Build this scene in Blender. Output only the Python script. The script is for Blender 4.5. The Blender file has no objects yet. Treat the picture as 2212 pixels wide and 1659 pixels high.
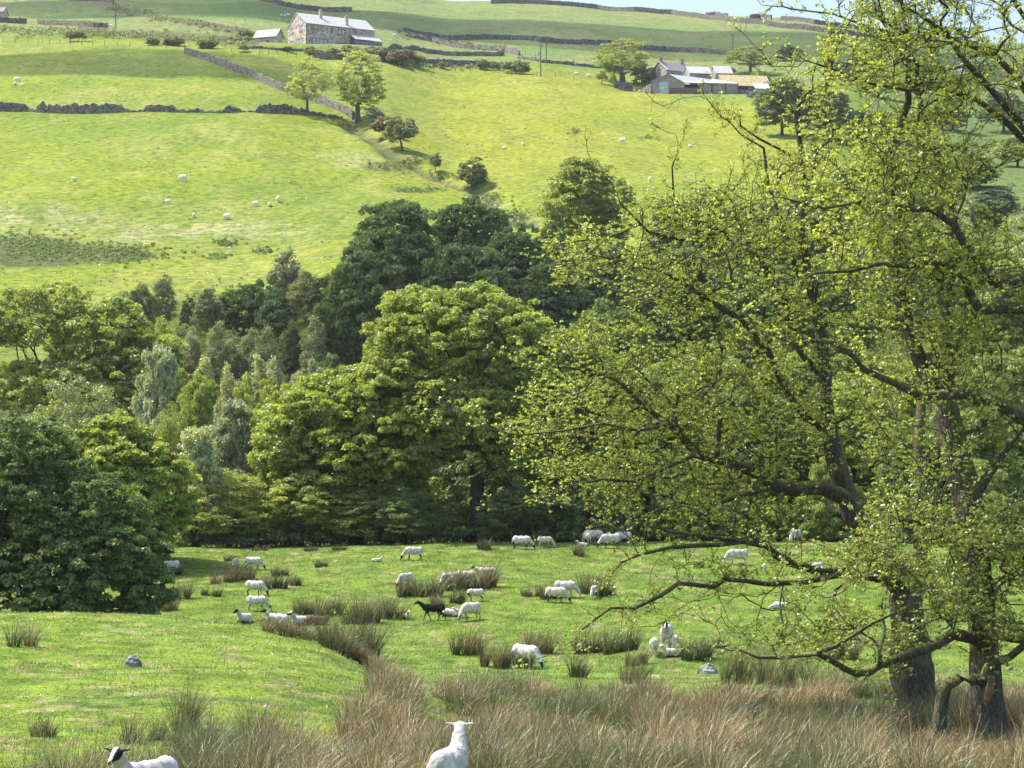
import bpy, math, random
import numpy as np
from mathutils import Vector, Matrix
R = math.radians
S = bpy.context.scene
COL = S.collection

# ------------------------------------------------------------ camera, sky, sun
F = 4790.0; CU = 1106.0; CV = 829.5; ZC = 1.7
PITCH = math.atan((895 - 829.5) / F)
cam = bpy.data.cameras.new('camera'); cam.sensor_width = 36; cam.lens = 36 * F / 2212
cam.clip_start = 0.5; cam.clip_end = 6000
camo = bpy.data.objects.new('camera', cam); COL.objects.link(camo)
camo.location = (0, 0, ZC); camo.rotation_euler = (math.pi / 2 + PITCH, 0, 0)
S.camera = camo

SUN_EL = 57.0; SUN_AZ = -66.0      # azimuth from +Y, negative = to the left
w = bpy.data.worlds.new('World'); S.world = w; w.use_nodes = True
nt = w.node_tree; nt.nodes.clear()
out = nt.nodes.new('ShaderNodeOutputWorld'); bg = nt.nodes.new('ShaderNodeBackground')
sk = nt.nodes.new('ShaderNodeTexSky'); sk.sky_type = 'NISHITA'; sk.sun_disc = False
sk.sun_elevation = R(SUN_EL); sk.sun_rotation = R(SUN_AZ); sk.air_density = 1.0; sk.dust_density = 2.2; sk.ozone_density = 1.0
tcw = nt.nodes.new('ShaderNodeTexCoord'); sxw = nt.nodes.new('ShaderNodeSeparateXYZ'); nt.links.new(tcw.outputs['Generated'], sxw.inputs[0])
rw = nt.nodes.new('ShaderNodeValToRGB'); rw.color_ramp.elements[0].position = 0.06; rw.color_ramp.elements[0].color = (.35, .37, .385, 1)      # sky dimmed towards the horizon to keep it from washing out
rw.color_ramp.elements[1].position = 0.30; rw.color_ramp.elements[1].color = (1, 1, 1, 1); nt.links.new(sxw.outputs[2], rw.inputs[0])
mw_ = nt.nodes.new('ShaderNodeMix'); mw_.data_type = 'RGBA'; mw_.blend_type = 'MULTIPLY'; mw_.inputs[0].default_value = 1
nt.links.new(sk.outputs[0], mw_.inputs[6]); nt.links.new(rw.outputs[0], mw_.inputs[7]); nt.links.new(mw_.outputs[2], bg.inputs[0]); nt.links.new(bg.outputs[0], out.inputs[0])
bg.inputs[1].default_value = 0.15
sl = bpy.data.lights.new('sun', 'SUN'); sl.energy = 3.3; sl.angle = R(0.6); sl.color = (1.0, 0.955, 0.87)
so = bpy.data.objects.new('sun', sl); COL.objects.link(so)
sd = Vector((math.sin(R(SUN_AZ)) * math.cos(R(SUN_EL)), math.cos(R(SUN_AZ)) * math.cos(R(SUN_EL)), math.sin(R(SUN_EL))))
so.rotation_euler = sd.to_track_quat('Z', 'Y').to_euler()
so.location = (0, 0, 80)
S.view_settings.view_transform = 'Standard'; S.view_settings.look = 'None'
S.view_settings.exposure = 1.27; S.view_settings.gamma = 1.0
S.render.engine = 'CYCLES'
cy = S.cycles
cy.max_bounces = 6; cy.diffuse_bounces = 3; cy.glossy_bounces = 2; cy.transmission_bounces = 4
cy.transparent_max_bounces = 12; cy.volume_bounces = 0; cy.caustics_reflective = False; cy.caustics_refractive = False
cy.use_denoising = True; cy.denoiser = 'OPENIMAGEDENOISE'; cy.denoising_input_passes = 'RGB_ALBEDO_NORMAL'; cy.denoising_prefilter = 'ACCURATE'

# ------------------------------------------------------------ helpers
def rng(s): return np.random.default_rng(abs(int(s)))
_lat = np.random.default_rng(11).random((256, 256)).astype(np.float64)
def vn(x, y, s=0):
    x = np.asarray(x, float) + s * 17.37; y = np.asarray(y, float) + s * 9.71
    xi = np.floor(x).astype(int); yi = np.floor(y).astype(int)
    fx = x - xi; fy = y - yi
    fx = fx * fx * (3 - 2 * fx); fy = fy * fy * (3 - 2 * fy)
    a = _lat[xi % 256, yi % 256]; b = _lat[(xi + 1) % 256, yi % 256]
    c = _lat[xi % 256, (yi + 1) % 256]; d = _lat[(xi + 1) % 256, (yi + 1) % 256]
    return (a * (1 - fx) + b * fx) * (1 - fy) + (c * (1 - fx) + d * fx) * fy * 1.0
def fbm(x, y, s=0, o=4):
    r = 0; a = 1.0; t = 0
    for i in range(o):
        r = r + a * vn(x * 2 ** i, y * 2 ** i, s + i * 3); t += a; a *= 0.5
    return r / t
def ss(a, b, x):
    t = np.clip((x - a) / (b - a), 0, 1); return t * t * (3 - 2 * t)

def mesh(name, V, Fq, mats=(), mi=None, col=None, smooth=False, tri=False):
    V = np.asarray(V, np.float32).reshape(-1, 3)
    me = bpy.data.meshes.new(name)
    Fq = np.asarray(Fq, np.int32); n = Fq.shape[1]
    me.vertices.add(len(V)); me.vertices.foreach_set('co', V.ravel())
    me.loops.add(Fq.size); me.loops.foreach_set('vertex_index', Fq.ravel())
    me.polygons.add(len(Fq)); me.polygons.foreach_set('loop_start', np.arange(0, Fq.size, n, dtype=np.int32))
    if mi is not None: me.polygons.foreach_set('material_index', np.asarray(mi, np.int32))
    me.polygons.foreach_set('use_smooth', np.full(len(Fq), smooth))
    for m in mats: me.materials.append(m)
    if col is not None:
        col = np.asarray(col, np.float32)
        if col.shape[1] == 3: col = np.concatenate([col, np.ones((len(col), 1), np.float32)], 1)
        ca = me.color_attributes.new('Col', 'FLOAT_COLOR', 'POINT'); ca.data.foreach_set('color', col.ravel())
    me.update(calc_edges=True)
    return me
def link(name, me, parent=None, loc=None, rz=0.0, sc=None):
    o = bpy.data.objects.new(name, me); COL.objects.link(o)
    if parent: o.parent = parent
    if loc is not None: o.location = loc
    if rz: o.rotation_euler = (0, 0, rz)
    if sc is not None: o.scale = sc if hasattr(sc, '__len__') else (sc, sc, sc)
    return o
def tag(o, label=None, cat=None, group=None, kind=None):
    if label: o['label'] = label
    if cat: o['category'] = cat
    if group: o['group'] = group
    if kind: o['kind'] = kind
    return o
def empty(name, loc, rz=0.0, sc=1.0):
    o = bpy.data.objects.new(name, None); COL.objects.link(o); o.location = loc; o.rotation_euler = (0, 0, rz)
    o.scale = sc if hasattr(sc, '__len__') else (sc, sc, sc); o.empty_display_size = 0.3
    return o

class MB:                                   # mesh of polygons collected one by one
    def __init__(s): s.v = []; s.f = []; s.c = []
    def poly(s, pts, c=None):
        b = len(s.v); s.v += [tuple(p) for p in pts]; s.f.append(tuple(range(b, b + len(pts))))
    def box(s, x0, x1, y0, y1, z0, z1):
        b = len(s.v)
        s.v += [(x0, y0, z0), (x1, y0, z0), (x1, y1, z0), (x0, y1, z0), (x0, y0, z1), (x1, y0, z1), (x1, y1, z1), (x0, y1, z1)]
        s.f += [tuple(b + i for i in q) for q in ((3, 2, 1, 0), (4, 5, 6, 7), (0, 1, 5, 4), (1, 2, 6, 5), (2, 3, 7, 6), (3, 0, 4, 7))]
    def slab(s, quad, n, t):                 # quad extruded along n by t
        q = [Vector(p) for p in quad]; n = Vector(n).normalized() * t; k = len(q)
        b = len(s.v); s.v += [tuple(p) for p in q] + [tuple(p + n) for p in q]
        s.f.append(tuple(range(b + k - 1, b - 1, -1))); s.f.append(tuple(range(b + k, b + 2 * k)))
        for i in range(k):
            j = (i + 1) % k; s.f.append((b + i, b + j, b + k + j, b + k + i))
    def tube(s, p0, p1, r0, r1, n=6):
        p0 = Vector(p0); p1 = Vector(p1); d = (p1 - p0).normalized()
        a = d.orthogonal().normalized(); c = d.cross(a); b = len(s.v)
        for p, r in ((p0, r0), (p1, r1)):
            for i in range(n):
                t = 2 * math.pi * i / n; s.v.append(tuple(p + a * r * math.cos(t) + c * r * math.sin(t)))
        for i in range(n):
            j = (i + 1) % n; s.f.append((b + i, b + j, b + n + j, b + n + i))
        s.f.append(tuple(range(b + n - 1, b - 1, -1))); s.f.append(tuple(range(b + n, b + 2 * n)))
    def build(s, name, mat, parent=None, loc=None, rz=0.0):
        me = bpy.data.meshes.new(name); me.from_pydata(s.v, [], s.f); me.materials.append(mat); me.update()
        return link(name, me, parent, loc, rz)

# ------------------------------------------------------------ node material helper
def nmat(name):
    m = bpy.data.materials.new(name); m.use_nodes = True; t = m.node_tree; t.nodes.clear()
    o = t.nodes.new('ShaderNodeOutputMaterial'); return m, t, o
def N(t, typ, **kw):
    n = t.nodes.new(typ)
    for k, v in kw.items():
        if k in n.inputs.keys(): n.inputs[k].default_value = v
        else: setattr(n, k, v)
    return n
def ramp(t, stops):
    n = t.nodes.new('ShaderNodeValToRGB'); e = n.color_ramp.elements
    while len(e) < len(stops): e.new(0.5)
    for i, (p, c) in enumerate(stops): e[i].position = p; e[i].color = (*c, 1) if len(c) == 3 else c
    return n
def mulc(t, a, b, fac=1.0, mode='MULTIPLY'):
    n = t.nodes.new('ShaderNodeMix'); n.data_type = 'RGBA'; n.blend_type = mode; n.inputs[0].default_value = fac
    for s_, i in ((a, 6), (b, 7)):
        if hasattr(s_, 'links') or hasattr(s_, 'is_linked'): t.links.new(s_, n.inputs[i])
        else: n.inputs[i].default_value = (*s_, 1)
    return n.outputs[2]
def noise(t, scale, detail=4, rough=0.6, vec=None, dist=0.0):
    n = t.nodes.new('ShaderNodeTexNoise'); n.inputs['Scale'].default_value = scale
    n.inputs['Detail'].default_value = detail; n.inputs['Roughness'].default_value = rough; n.inputs['Distortion'].default_value = dist
    if vec is not None: t.links.new(vec, n.inputs['Vector'])
    return n
def simple(name, c, rough=0.8, var=0.25, scale=3.0, spec=0.3, metal=0.0, bump=0.0):
    m, t, o = nmat(name); b = N(t, 'ShaderNodeBsdfPrincipled'); b.inputs['Roughness'].default_value = rough
    b.inputs['Metallic'].default_value = metal
    try: b.inputs['Specular IOR Level'].default_value = spec
    except Exception: pass
    tc = N(t, 'ShaderNodeTexCoord'); n = noise(t, scale, 5, 0.65, tc.outputs['Object'])
    lo = 1 - var; hi = 1 + var
    r = ramp(t, [(0.3, (lo, lo, lo)), (0.7, (hi, hi, hi))]); t.links.new(n.outputs[0], r.inputs[0])
    t.links.new(mulc(t, r.outputs[0], c), b.inputs['Base Color'])
    if bump:
        bp = N(t, 'ShaderNodeBump'); bp.inputs['Strength'].default_value = bump; bp.inputs['Distance'].default_value = 0.1
        t.links.new(n.outputs[0], bp.inputs['Height']); t.links.new(bp.outputs[0], b.inputs['Normal'])
    t.links.new(b.outputs[0], o.inputs[0]); return m

# ------------------------------------------------------------ terrain
# control table: for each picture column the height of the land (relative to the eye) at each distance;
# entries (distance, row) are read off the photograph, entries (distance, None, z) are free
def prof(*e):
    ds = []; zs = []
    for q in e:
        ds.append(q[0])
        if len(q) == 3: zs.append(q[2])
        else: zs.append((895 - q[1]) * q[0] / F)
    return np.array(ds, float), np.array(zs, float)
near = [(-60, None, -1.7), (0, None, -1.7), (20, None, -4.5)]
mid = [(135, None, -9.0), (150, None, -11.0), (168, None, -10.0), (188, None, -4.5)]
def knoll(*r): return near + [(38, None, -6.1)] + list(r)
farL = [(212, None, 3.2), (250, 645), (300, 492), (350, 345), (400, 243), (450, 160), (500, 106), (560, 66), (640, 30), (750, -10), (900, -62), (1150, -90), (1600, -60)]
farM = [(212, None, 4.0), (250, 590), (300, 480), (350, 362), (400, 268), (450, 190), (500, 132), (560, 92), (640, 58), (750, 22), (900, -22), (1150, -40), (1600, -20)]
farC = [(212, None, 5.0), (250, 565), (300, 478), (350, 392), (400, 310), (450, 232), (500, 172), (560, 124), (640, 84), (750, 44), (900, 6), (950, 0), (1100, 20), (1600, 120)]
farR = [(212, None, 6.0), (250, 545), (300, 465), (350, 395), (400, 318), (450, 255), (500, 206), (560, 158), (640, 112), (750, 66), (850, 36), (920, 36), (1100, 120), (1600, 300)]
farRR = [(212, None, 6.0), (250, 570), (300, 490), (350, 425), (400, 360), (450, 305), (500, 262), (560, 218), (640, 175), (750, 130), (850, 97), (920, 97), (1100, 160), (1600, 330)]
knL = knoll((45, None, -6.28), (52, None, -6.24), (60, None, -6.2), (66, None, -6.2), (71, 1313), (74, None, -6.62), (80, None, -7.9), (88, None, -8.7), (100, None, -8.4), (112, 1205), (118, 1180), (124, None, -7.6))
kn3 = knoll((45, None, -6.3), (52, None, -6.33), (60, None, -6.36), (66, None, -6.38), (70, 1325), (74, None, -6.95), (80, None, -8.2), (88, None, -9.0), (95, 1352), (105, 1268), (114, 1200), (118, 1186), (124, None, -7.6))
kn5 = knoll((45, None, -6.34), (52, None, -6.46), (60, None, -6.51), (65, None, -6.56), (69, 1350), (74, None, -7.5), (80, None, -8.6), (88, None, -9.2), (95, 1350), (105, 1265), (118, 1181), (124, None, -7.4))
kn7 = knoll((45, None, -6.45), (52, None, -6.62), (60, None, -6.78), (66, 1391), (72, None, -7.9), (80, None, -9.2), (88, None, -9.4), (95, 1350), (105, 1262), (118, 1177), (124, None, -7.3))
kn8 = knoll((45, None, -6.6), (52, None, -6.95), (60, 1462), (66, None, -8.0), (72, None, -8.7), (80, None, -9.4), (88, None, -9.5), (95, 1350), (105, 1262), (118, 1174), (124, None, -7.2))
base = knoll((45, None, -6.74), (52, None, -7.3), (60, None, -7.9), (66, None, -8.3), (72, None, -8.7), (78, None, -9.1), (85, None, -9.62), (95, 1348), (105, 1260), (118, 1172), (124, None, -7.1))
TAB = [(-900, prof(*knL, *mid, *farL)), (0, prof(*knL, *mid, *farL)), (370, prof(*kn3, *mid, *farL)), (560, prof(*kn5, *mid, *farL)),
       (700, prof(*kn7, *mid, *farM)), (830, prof(*kn8, *mid, *farM)), (960, prof(*base, *mid, *farC)), (1180, prof(*base, *mid, *farC)),
       (1480, prof(*base, *mid, *farR)), (1740, prof(*base, *mid, *farR)), (2130, prof(*base, *mid, *farRR)), (3300, prof(*base, *mid, *farRR))]
_s = np.linspace(0, 1, 900)
DG = 8 * (2000 / 8) ** _s                     # distance grid, geometric
UG = np.linspace(-900, 3300, 421)
_rows = np.array([np.interp(DG, p[0], p[1]) for _, p in TAB])
def blur(a, k, n, axis):
    ker = np.ones(k) / k
    for _ in range(n):
        a = np.apply_along_axis(lambda q: np.convolve(np.pad(q, k // 2, mode='edge'), ker, 'valid'), axis, a)
    return a
_rows = blur(_rows, 7, 2, 1)
HT = np.stack([np.interp(UG, [q[0] for q in TAB], _rows[:, j]) for j in range(len(DG))], 1)
HT = blur(HT, 5, 2, 0)
LN = math.log(2000 / 8)
def hbase(x, y):
    ye = np.maximum(y, 14.0); u = CU + F * x / ye
    du = np.clip((u - UG[0]) / (UG[1] - UG[0]), 0, len(UG) - 1.001)
    dd = np.clip(np.log(np.maximum(y, 8.0) / 8) / LN * (len(DG) - 1), 0, len(DG) - 1.001)
    i = du.astype(int); j = dd.astype(int); fu = du - i; fd = dd - j
    z = (HT[i, j] * (1 - fu) + HT[i + 1, j] * fu) * (1 - fd) + (HT[i, j + 1] * (1 - fu) + HT[i + 1, j + 1] * fu) * fd
    return z + ZC
PATHS = []                                   # (points xy, width, depth, profile)
PADS = []; MOUNDS = []                                  # (x, y, rx, ry, h)
def pathdist(x, y, P):
    best = np.full(x.shape, 1e9); 
    for a, b in zip(P[:-1], P[1:]):
        dx, dy = b[0] - a[0], b[1] - a[1]; L = dx * dx + dy * dy
        t = np.clip(((x - a[0]) * dx + (y - a[1]) * dy) / L, 0, 1)
        best = np.minimum(best, np.hypot(x - a[0] - t * dx, y - a[1] - t * dy))
    return best
def H(x, y):
    x = np.asarray(x, float); y = np.asarray(y, float)
    z = hbase(x, y)
    k = ss(200, 320, y)
    z = z + k * ((fbm(x / 38, y / 38, 1, 3) - 0.5) * 3.0 + (fbm(x / 9, y / 9, 5, 3) - 0.5) * 0.5)
    k2 = 1 - ss(120, 200, y)
    z = z + k2 * ((fbm(x / 7, y / 7, 2, 3) - 0.5) * 0.42 + (fbm(x / 1.1, y / 1.1, 7, 2) - 0.5) * 0.09)
    for P, wd, dep in PATHS:
        y0 = min(p[1] for p in P) - 15; y1 = max(p[1] for p in P) + 15
        m = (y > y0) & (y < y1)
        if np.any(m):
            d = pathdist(x[m] + 1.2 * (vn(x[m] / 5, y[m] / 5, 4) - .5) * 2, y[m], P) if x.ndim else pathdist(x, y, P)
            g = dep * np.exp(-(d / wd) ** 2)
            if x.ndim: z[m] = z[m] - g
            else: z = z - g
    for px, py, rx, ry, pz in PADS:           # levelled ground under the farms
        k = 1 - ss(.75, 1.5, np.hypot((x - px) / rx, (y - py) / ry)); z = z * (1 - k) + pz * k
    for mx, my, rx, ry, h in MOUNDS:
        z = z + h * np.exp(-((x - mx) / rx) ** 2 - ((y - my) / ry) ** 2)
    return z
CP, SP = math.cos(PITCH), math.sin(PITCH)
def ray(u, v):
    a = (u - CU) / F; b = (CV - v) / F
    return np.array([a, CP - b * SP, SP + b * CP])
def Pt(u, v, d):                              # point on the ray through (u, v) at depth y = d
    r = ray(u, v); return np.array([r[0] / r[1] * d, d, ZC + r[2] / r[1] * d])
def G(u, v, lo=15.0, hi=1500.0):              # where that ray meets the ground between two depths
    ds = lo * (hi / lo) ** np.linspace(0, 1, 2600); r = ray(u, v)
    x = r[0] / r[1] * ds; z = ZC + r[2] / r[1] * ds; g = H(x, ds)
    k = np.nonzero(g > z)[0]
    if len(k) == 0:
        k = [int(np.argmin(z - g))]
    i = k[0]; return np.array([x[i], ds[i], g[i]])
def hz(x, y): return float(H(np.array([x]), np.array([y]))[0])
def pix(x, y, z):
    yy = y * CP + (z - ZC) * SP; zz = -y * SP + (z - ZC) * CP
    return CU + F * x / yy, CV - F * zz / yy
GULLY = [G(u, v, 200)[:2] for u, v in ((745, 262), (800, 292), (860, 335), (905, 362), (960, 388), (1020, 405), (1060, 432), (1110, 465), (1160, 490))]
_pg = [(GULLY, 2.2, 1.5)]
PATHS += _pg
for u, v, rx, ry, h in ((1400, 1432, 2.6, 2.2, .42), (1560, 1428, 2.5, 2.5, .3), (2050, 1470, 3, 2.5, .3), (1250, 1445, 1.5, 1.5, .15)):
    p = G(u, v, 60, 100); MOUNDS.append((p[0], p[1], rx, ry, h))

dH = G(661, 100, 450, 700)[1]; dF = G(1500, 205, 420, 620)[1]
_p = Pt(675, 97.5, dH); PADS.append((_p[0], dH + 4, 20, 9, _p[2] - .15))
_q = Pt(1510, 205, dF - 2); PADS.append((_q[0], dF + 3, 16, 8, _q[2] - .1))
# ------------------------------------------------------------ ground mesh with its true colours
def ground_colour(x, y, z):
    u, v = pix(x, np.maximum(y, 5), z)
    n1 = fbm(x / 14, y / 14, 21, 4); n2 = fbm(x / 2.2, y / 2.2, 22, 4); n3 = fbm(x / 45, y / 45, 23, 3); n4 = fbm(x / .5, y / .5, 24, 3)
    def M(c, k): return c[None, :] * (1 - k[:, None]) + k[:, None] * np.array(TGT)[None, :]
    n = len(x); c = np.tile(np.array([0.135, 0.20, 0.032]), (n, 1))
    def mixto(col, k):
        k = np.clip(k, 0, 1)[:, None]; nonlocal c
        c = c * (1 - k) + np.array(col)[None, :] * k
    def blob(cu, cv, ru, rv, nz=0.5, nn=n1):
        d = np.hypot((u - cu) / ru, (v - cv) / rv) + nz * (nn - 0.5) * 2
        return 1 - ss(0.6, 1.1, d)
    far = ss(190, 240, y)
    # far pasture, sunlit yellow-green
    mixto((0.215, 0.255, 0.028), far)
    mixto((0.15, 0.215, 0.032), far * ss(.42, .62, n3) * .75)
    mixto((0.25, 0.26, 0.06), far * ss(.5, .66, n1) * .55)
    mixto((0.15, 0.225, 0.045), far * ss(.5, .72, n2) * .5)
    # right field: yellower
    k = far * ss(800, 1000, u) * (1 - ss(1700, 1850, u)) * ss(150, 190, v + 12 * (n1 - .5)) * (1 - ss(360, 440, v))
    mixto((0.275, 0.285, 0.032), k * .6)
    mixto((0.11, 0.165, 0.03), far * ss(.52, .66, fbm(x / 6, y / 11, 27, 3)) * .3)
    mixto((0.30, 0.30, 0.09), far * ss(.55, .68, fbm(x / 5, y / 9, 28, 4)) * .3)
    # damp rushy zone on the lower left slope
    for b in ((60, 535, 130, 34), (190, 545, 110, 24), (280, 550, 70, 16), (110, 565, 110, 12)):
        mixto((0.07, 0.11, 0.03), blob(*b, .75) * far * .9)
        mixto((0.15, 0.12, 0.06), blob(*b, .6, n2) * far * .35)
    for b in ((120, 480, 220, 34), (330, 505, 180, 30), (540, 500, 200, 26), (60, 450, 120, 22), (740, 345, 70, 18)):
        mixto((0.30, 0.30, 0.12), blob(*b, .6) * far * ss(.35, .6, n2) * .8)
        mixto((0.12, 0.17, 0.06), blob(*b, .6) * far * ss(.55, .7, n4) * .6)
    for b in ((840, 360, 60, 14), (880, 350, 40, 12), (900, 412, 55, 6)):
        mixto((0.13, 0.14, 0.06), blob(*b, .5) * far * .8)
    # duller fields higher up the hill
    top = far * ss(0, 12, (165 + 0.0 * u) * (u > 1000) + 105 * (u <= 1000) - v)
    lim = np.interp(u, [0, 380, 660, 700, 830, 1000, 1150, 1400, 1700, 2300], [72, 84, 100, 112, 130, 136, 142, 170, 190, 190])
    top = far * ss(0, 8, lim - v)
    mixto((0.17, 0.225, 0.07), top * .9)
    mixto((0.23, 0.235, 0.085), top * ss(.45, .65, n1) * .8)
    mixto((0.11, 0.15, 0.055), top * ss(.5, .68, n2) * .5)
    # lush strips
    def band(pts, wd):                        # distance in rows from a polyline v(u)
        vv = np.interp(u, [p[0] for p in pts], [p[1] for p in pts], left=-999, right=-999)
        return (1 - ss(wd * .6, wd * 1.2, np.abs(v - vv) + wd * .8 * (n2 - .5)))
    mixto((0.13, 0.20, 0.05), far * (blob(1220, 112, 200, 10, .2) + blob(520, 20, 170, 26, .3)) * .8)
    mixto((0.17, 0.24, 0.045), far * (blob(640, 106, 120, 8, .2) + blob(1560, 215, 140, 12, .3)) * .8)
    # scrubby bank with rushes and bracken, upper left
    mixto((0.11, 0.105, 0.055), far * band([(170, 63), (260, 75), (380, 78), (520, 92), (560, 90)], 10) * .85)
    mixto((0.20, 0.17, 0.11), far * band([(200, 8), (300, 30), (400, 50), (500, 66), (545, 78)], 8) * .85)
    mixto((0.17, 0.15, 0.09), far * band([(860, 76), (960, 90), (1060, 104), (1120, 114)], 5) * .8)
    # moor beyond the ridge wall
    mw = np.interp(u, [1100, 1371, 1528, 1662, 1833], [-2, 20, 39, 52, 72])
    mo = ss(780, 850, y) * (u > 1000) * (1 - ss(1530, 1570, u)) * ss(0, 3, mw - v)
    mixto((0.30, 0.225, 0.17), mo * .95)
    # gully earth
    gd = np.full(n, 99.0); m = (y > 200) & (y < 480)
    gd[m] = pathdist(x[m] + 1.2 * (vn(x[m] / 5, y[m] / 5, 4) - .5) * 2, y[m], GULLY)
    mixto((0.11, 0.125, 0.05), far * (1 - ss(1.0, 2.8, gd + 2.0 * (n2 - .5))) * .85)
    mixto((0.12, 0.10, 0.055), far * (1 - ss(.4, 1.4, gd + 1.0 * (n4 - .5))) * ss(.5, .66, n2) * .8)
    mixto((0.40, 0.36, 0.25), far * (1 - ss(2, 5, gd)) * ss(.62, .72, n2) * .35 * ss(380, 400, v))
    # valley side right, rough
    mixto((0.10, 0.15, 0.05), far * ss(1780, 1900, u) * .8)
    # valley bottom under the wood
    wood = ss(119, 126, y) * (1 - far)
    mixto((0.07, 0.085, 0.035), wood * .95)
    # near: knoll, meadow
    nr = 1 - ss(118, 122, y)
    kn = nr * (1 - ss(66, 78, y)) * (1 - ss(780, 900, u))
    mixto((0.165, 0.235, 0.032), kn * .8)
    mixto((0.36, 0.33, 0.15), nr * ss(.56, .70, n4 * .5 + n2 * .5) * .75 * (0.35 + 0.65 * (kn > .5)))
    mixto((0.085, 0.155, 0.03), nr * ss(.55, .75, n2) * .55)
    mixto((0.30, 0.23, 0.12), nr * ss(.66, .72, n4) * ss(.5, .6, n1) * .7)
    # thatch under the rushes
    th = nr * ss(0, 60, v - np.interp(u, [700, 830, 1000, 1500, 2212], [1640, 1520, 1500, 1480, 1460]))
    mixto((0.13, 0.12, 0.05), th * ss(.4, .55, n2) * .8)
    return np.clip(c, 0.01, 0.8)

ys = np.concatenate([np.linspace(-28, 16, 24)[:-1], 16 * (1600 / 16) ** np.linspace(0, 1, 1150)])
ts = np.concatenate([np.linspace(-.62, -.27, 24)[:-1], np.linspace(-.27, .27, 620), np.linspace(.27, .62, 24)[1:]])
YY, TT = np.meshgrid(ys, ts, indexing='ij'); XX = TT * (YY + 30 * np.exp(-np.maximum(YY, 0) / 40.))
x = XX.ravel(); y = YY.ravel(); z = H(x, y)
ny, nx = YY.shape; idx = np.arange(ny * nx).reshape(ny, nx)
fq = np.stack([idx[:-1, :-1], idx[:-1, 1:], idx[1:, 1:], idx[1:, :-1]], -1).reshape(-1, 4)
m, t, o = nmat('pasture')
b = N(t, 'ShaderNodeBsdfPrincipled', Roughness=0.9); b.inputs['Specular IOR Level'].default_value = 0.03
at = N(t, 'ShaderNodeAttribute', attribute_name='Col'); tc = N(t, 'ShaderNodeTexCoord')
na = noise(t, 0.9, 6, 0.72, tc.outputs['Object']); nb = noise(t, 9.0, 5, 0.75, tc.outputs['Object'])
ra = ramp(t, [(0.37, (0.52, 0.57, 0.55)), (0.52, (1.0, 1.0, 1.0)), (0.66, (1.38, 1.30, 1.3))]); t.links.new(na.outputs[0], ra.inputs[0])
rb = ramp(t, [(0.36, (0.45, 0.5, 0.5)), (0.5, (1.0, 1.0, 1.0)), (0.68, (1.45, 1.35, 1.35))]); t.links.new(nb.outputs[0], rb.inputs[0])
c1 = mulc(t, at.outputs['Color'], ra.outputs[0]); c2 = mulc(t, c1, rb.outputs[0])
t.links.new(c2, b.inputs['Base Color'])
ad = N(t, 'ShaderNodeMath', operation='ADD'); t.links.new(na.outputs[0], ad.inputs[0]); t.links.new(nb.outputs[0], ad.inputs[1])
bp = N(t, 'ShaderNodeBump', Strength=0.55, Distance=0.16); t.links.new(ad.outputs[0], bp.inputs['Height']); t.links.new(bp.outputs[0], b.inputs['Normal'])
t.links.new(b.outputs[0], o.inputs[0]); M_GROUND = m
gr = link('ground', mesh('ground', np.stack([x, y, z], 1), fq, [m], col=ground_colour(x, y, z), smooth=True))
tag(gr, kind='structure')
# ------------------------------------------------------------ materials of bark and leaf
def bark_mat(name, c, moss=0.0, scale=5.0):
    m, t, o = nmat(name); b = N(t, 'ShaderNodeBsdfPrincipled', Roughness=0.95); b.inputs['Specular IOR Level'].default_value = 0.1
    tc = N(t, 'ShaderNodeTexCoord'); mp = N(t, 'ShaderNodeMapping'); mp.inputs['Scale'].default_value = (1, 1, .22)
    t.links.new(tc.outputs['Object'], mp.inputs[0])
    n = noise(t, scale * 3, 6, .7, mp.outputs[0]); n2 = noise(t, scale * .35, 4, .6, tc.outputs['Object'])
    vo = N(t, 'ShaderNodeTexVoronoi', feature='DISTANCE_TO_EDGE'); vo.inputs['Scale'].default_value = scale * 3.2; t.links.new(mp.outputs[0], vo.inputs['Vector'])
    r = ramp(t, [(.3, tuple(k * .45 for k in c)), (.5, c), (.68, tuple(min(1, k * 1.9) for k in c))]); t.links.new(n.outputs[0], r.inputs[0])
    cr = ramp(t, [(0.0, (.35, .33, .3)), (0.12, (1, 1, 1))]); t.links.new(vo.outputs['Distance'], cr.inputs[0])
    cc = mulc(t, r.outputs[0], cr.outputs[0], .8)
    if moss:
        ge = N(t, 'ShaderNodeNewGeometry'); sx = N(t, 'ShaderNodeSeparateXYZ'); t.links.new(ge.outputs['Normal'], sx.inputs[0])
        ma = N(t, 'ShaderNodeMath', operation='MULTIPLY_ADD'); t.links.new(sx.outputs[2], ma.inputs[0]); ma.inputs[1].default_value = .45; t.links.new(n2.outputs[0], ma.inputs[2])
        rr = ramp(t, [(.55, (0, 0, 0)), (.82, (moss, moss, moss))]); t.links.new(ma.outputs[0], rr.inputs[0])
        mx = N(t, 'ShaderNodeMix', data_type='RGBA'); t.links.new(rr.outputs[0], mx.inputs[0]); t.links.new(cc, mx.inputs[6]); mx.inputs[7].default_value = (.16, .17, .045, 1)
        cc = mx.outputs[2]
    t.links.new(cc, b.inputs['Base Color'])
    bp = N(t, 'ShaderNodeBump', Strength=0.9, Distance=0.03); t.links.new(vo.outputs['Distance'], bp.inputs['Height']); t.links.new(bp.outputs[0], b.inputs['Normal'])
    t.links.new(b.outputs[0], o.inputs[0]); return m
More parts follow.
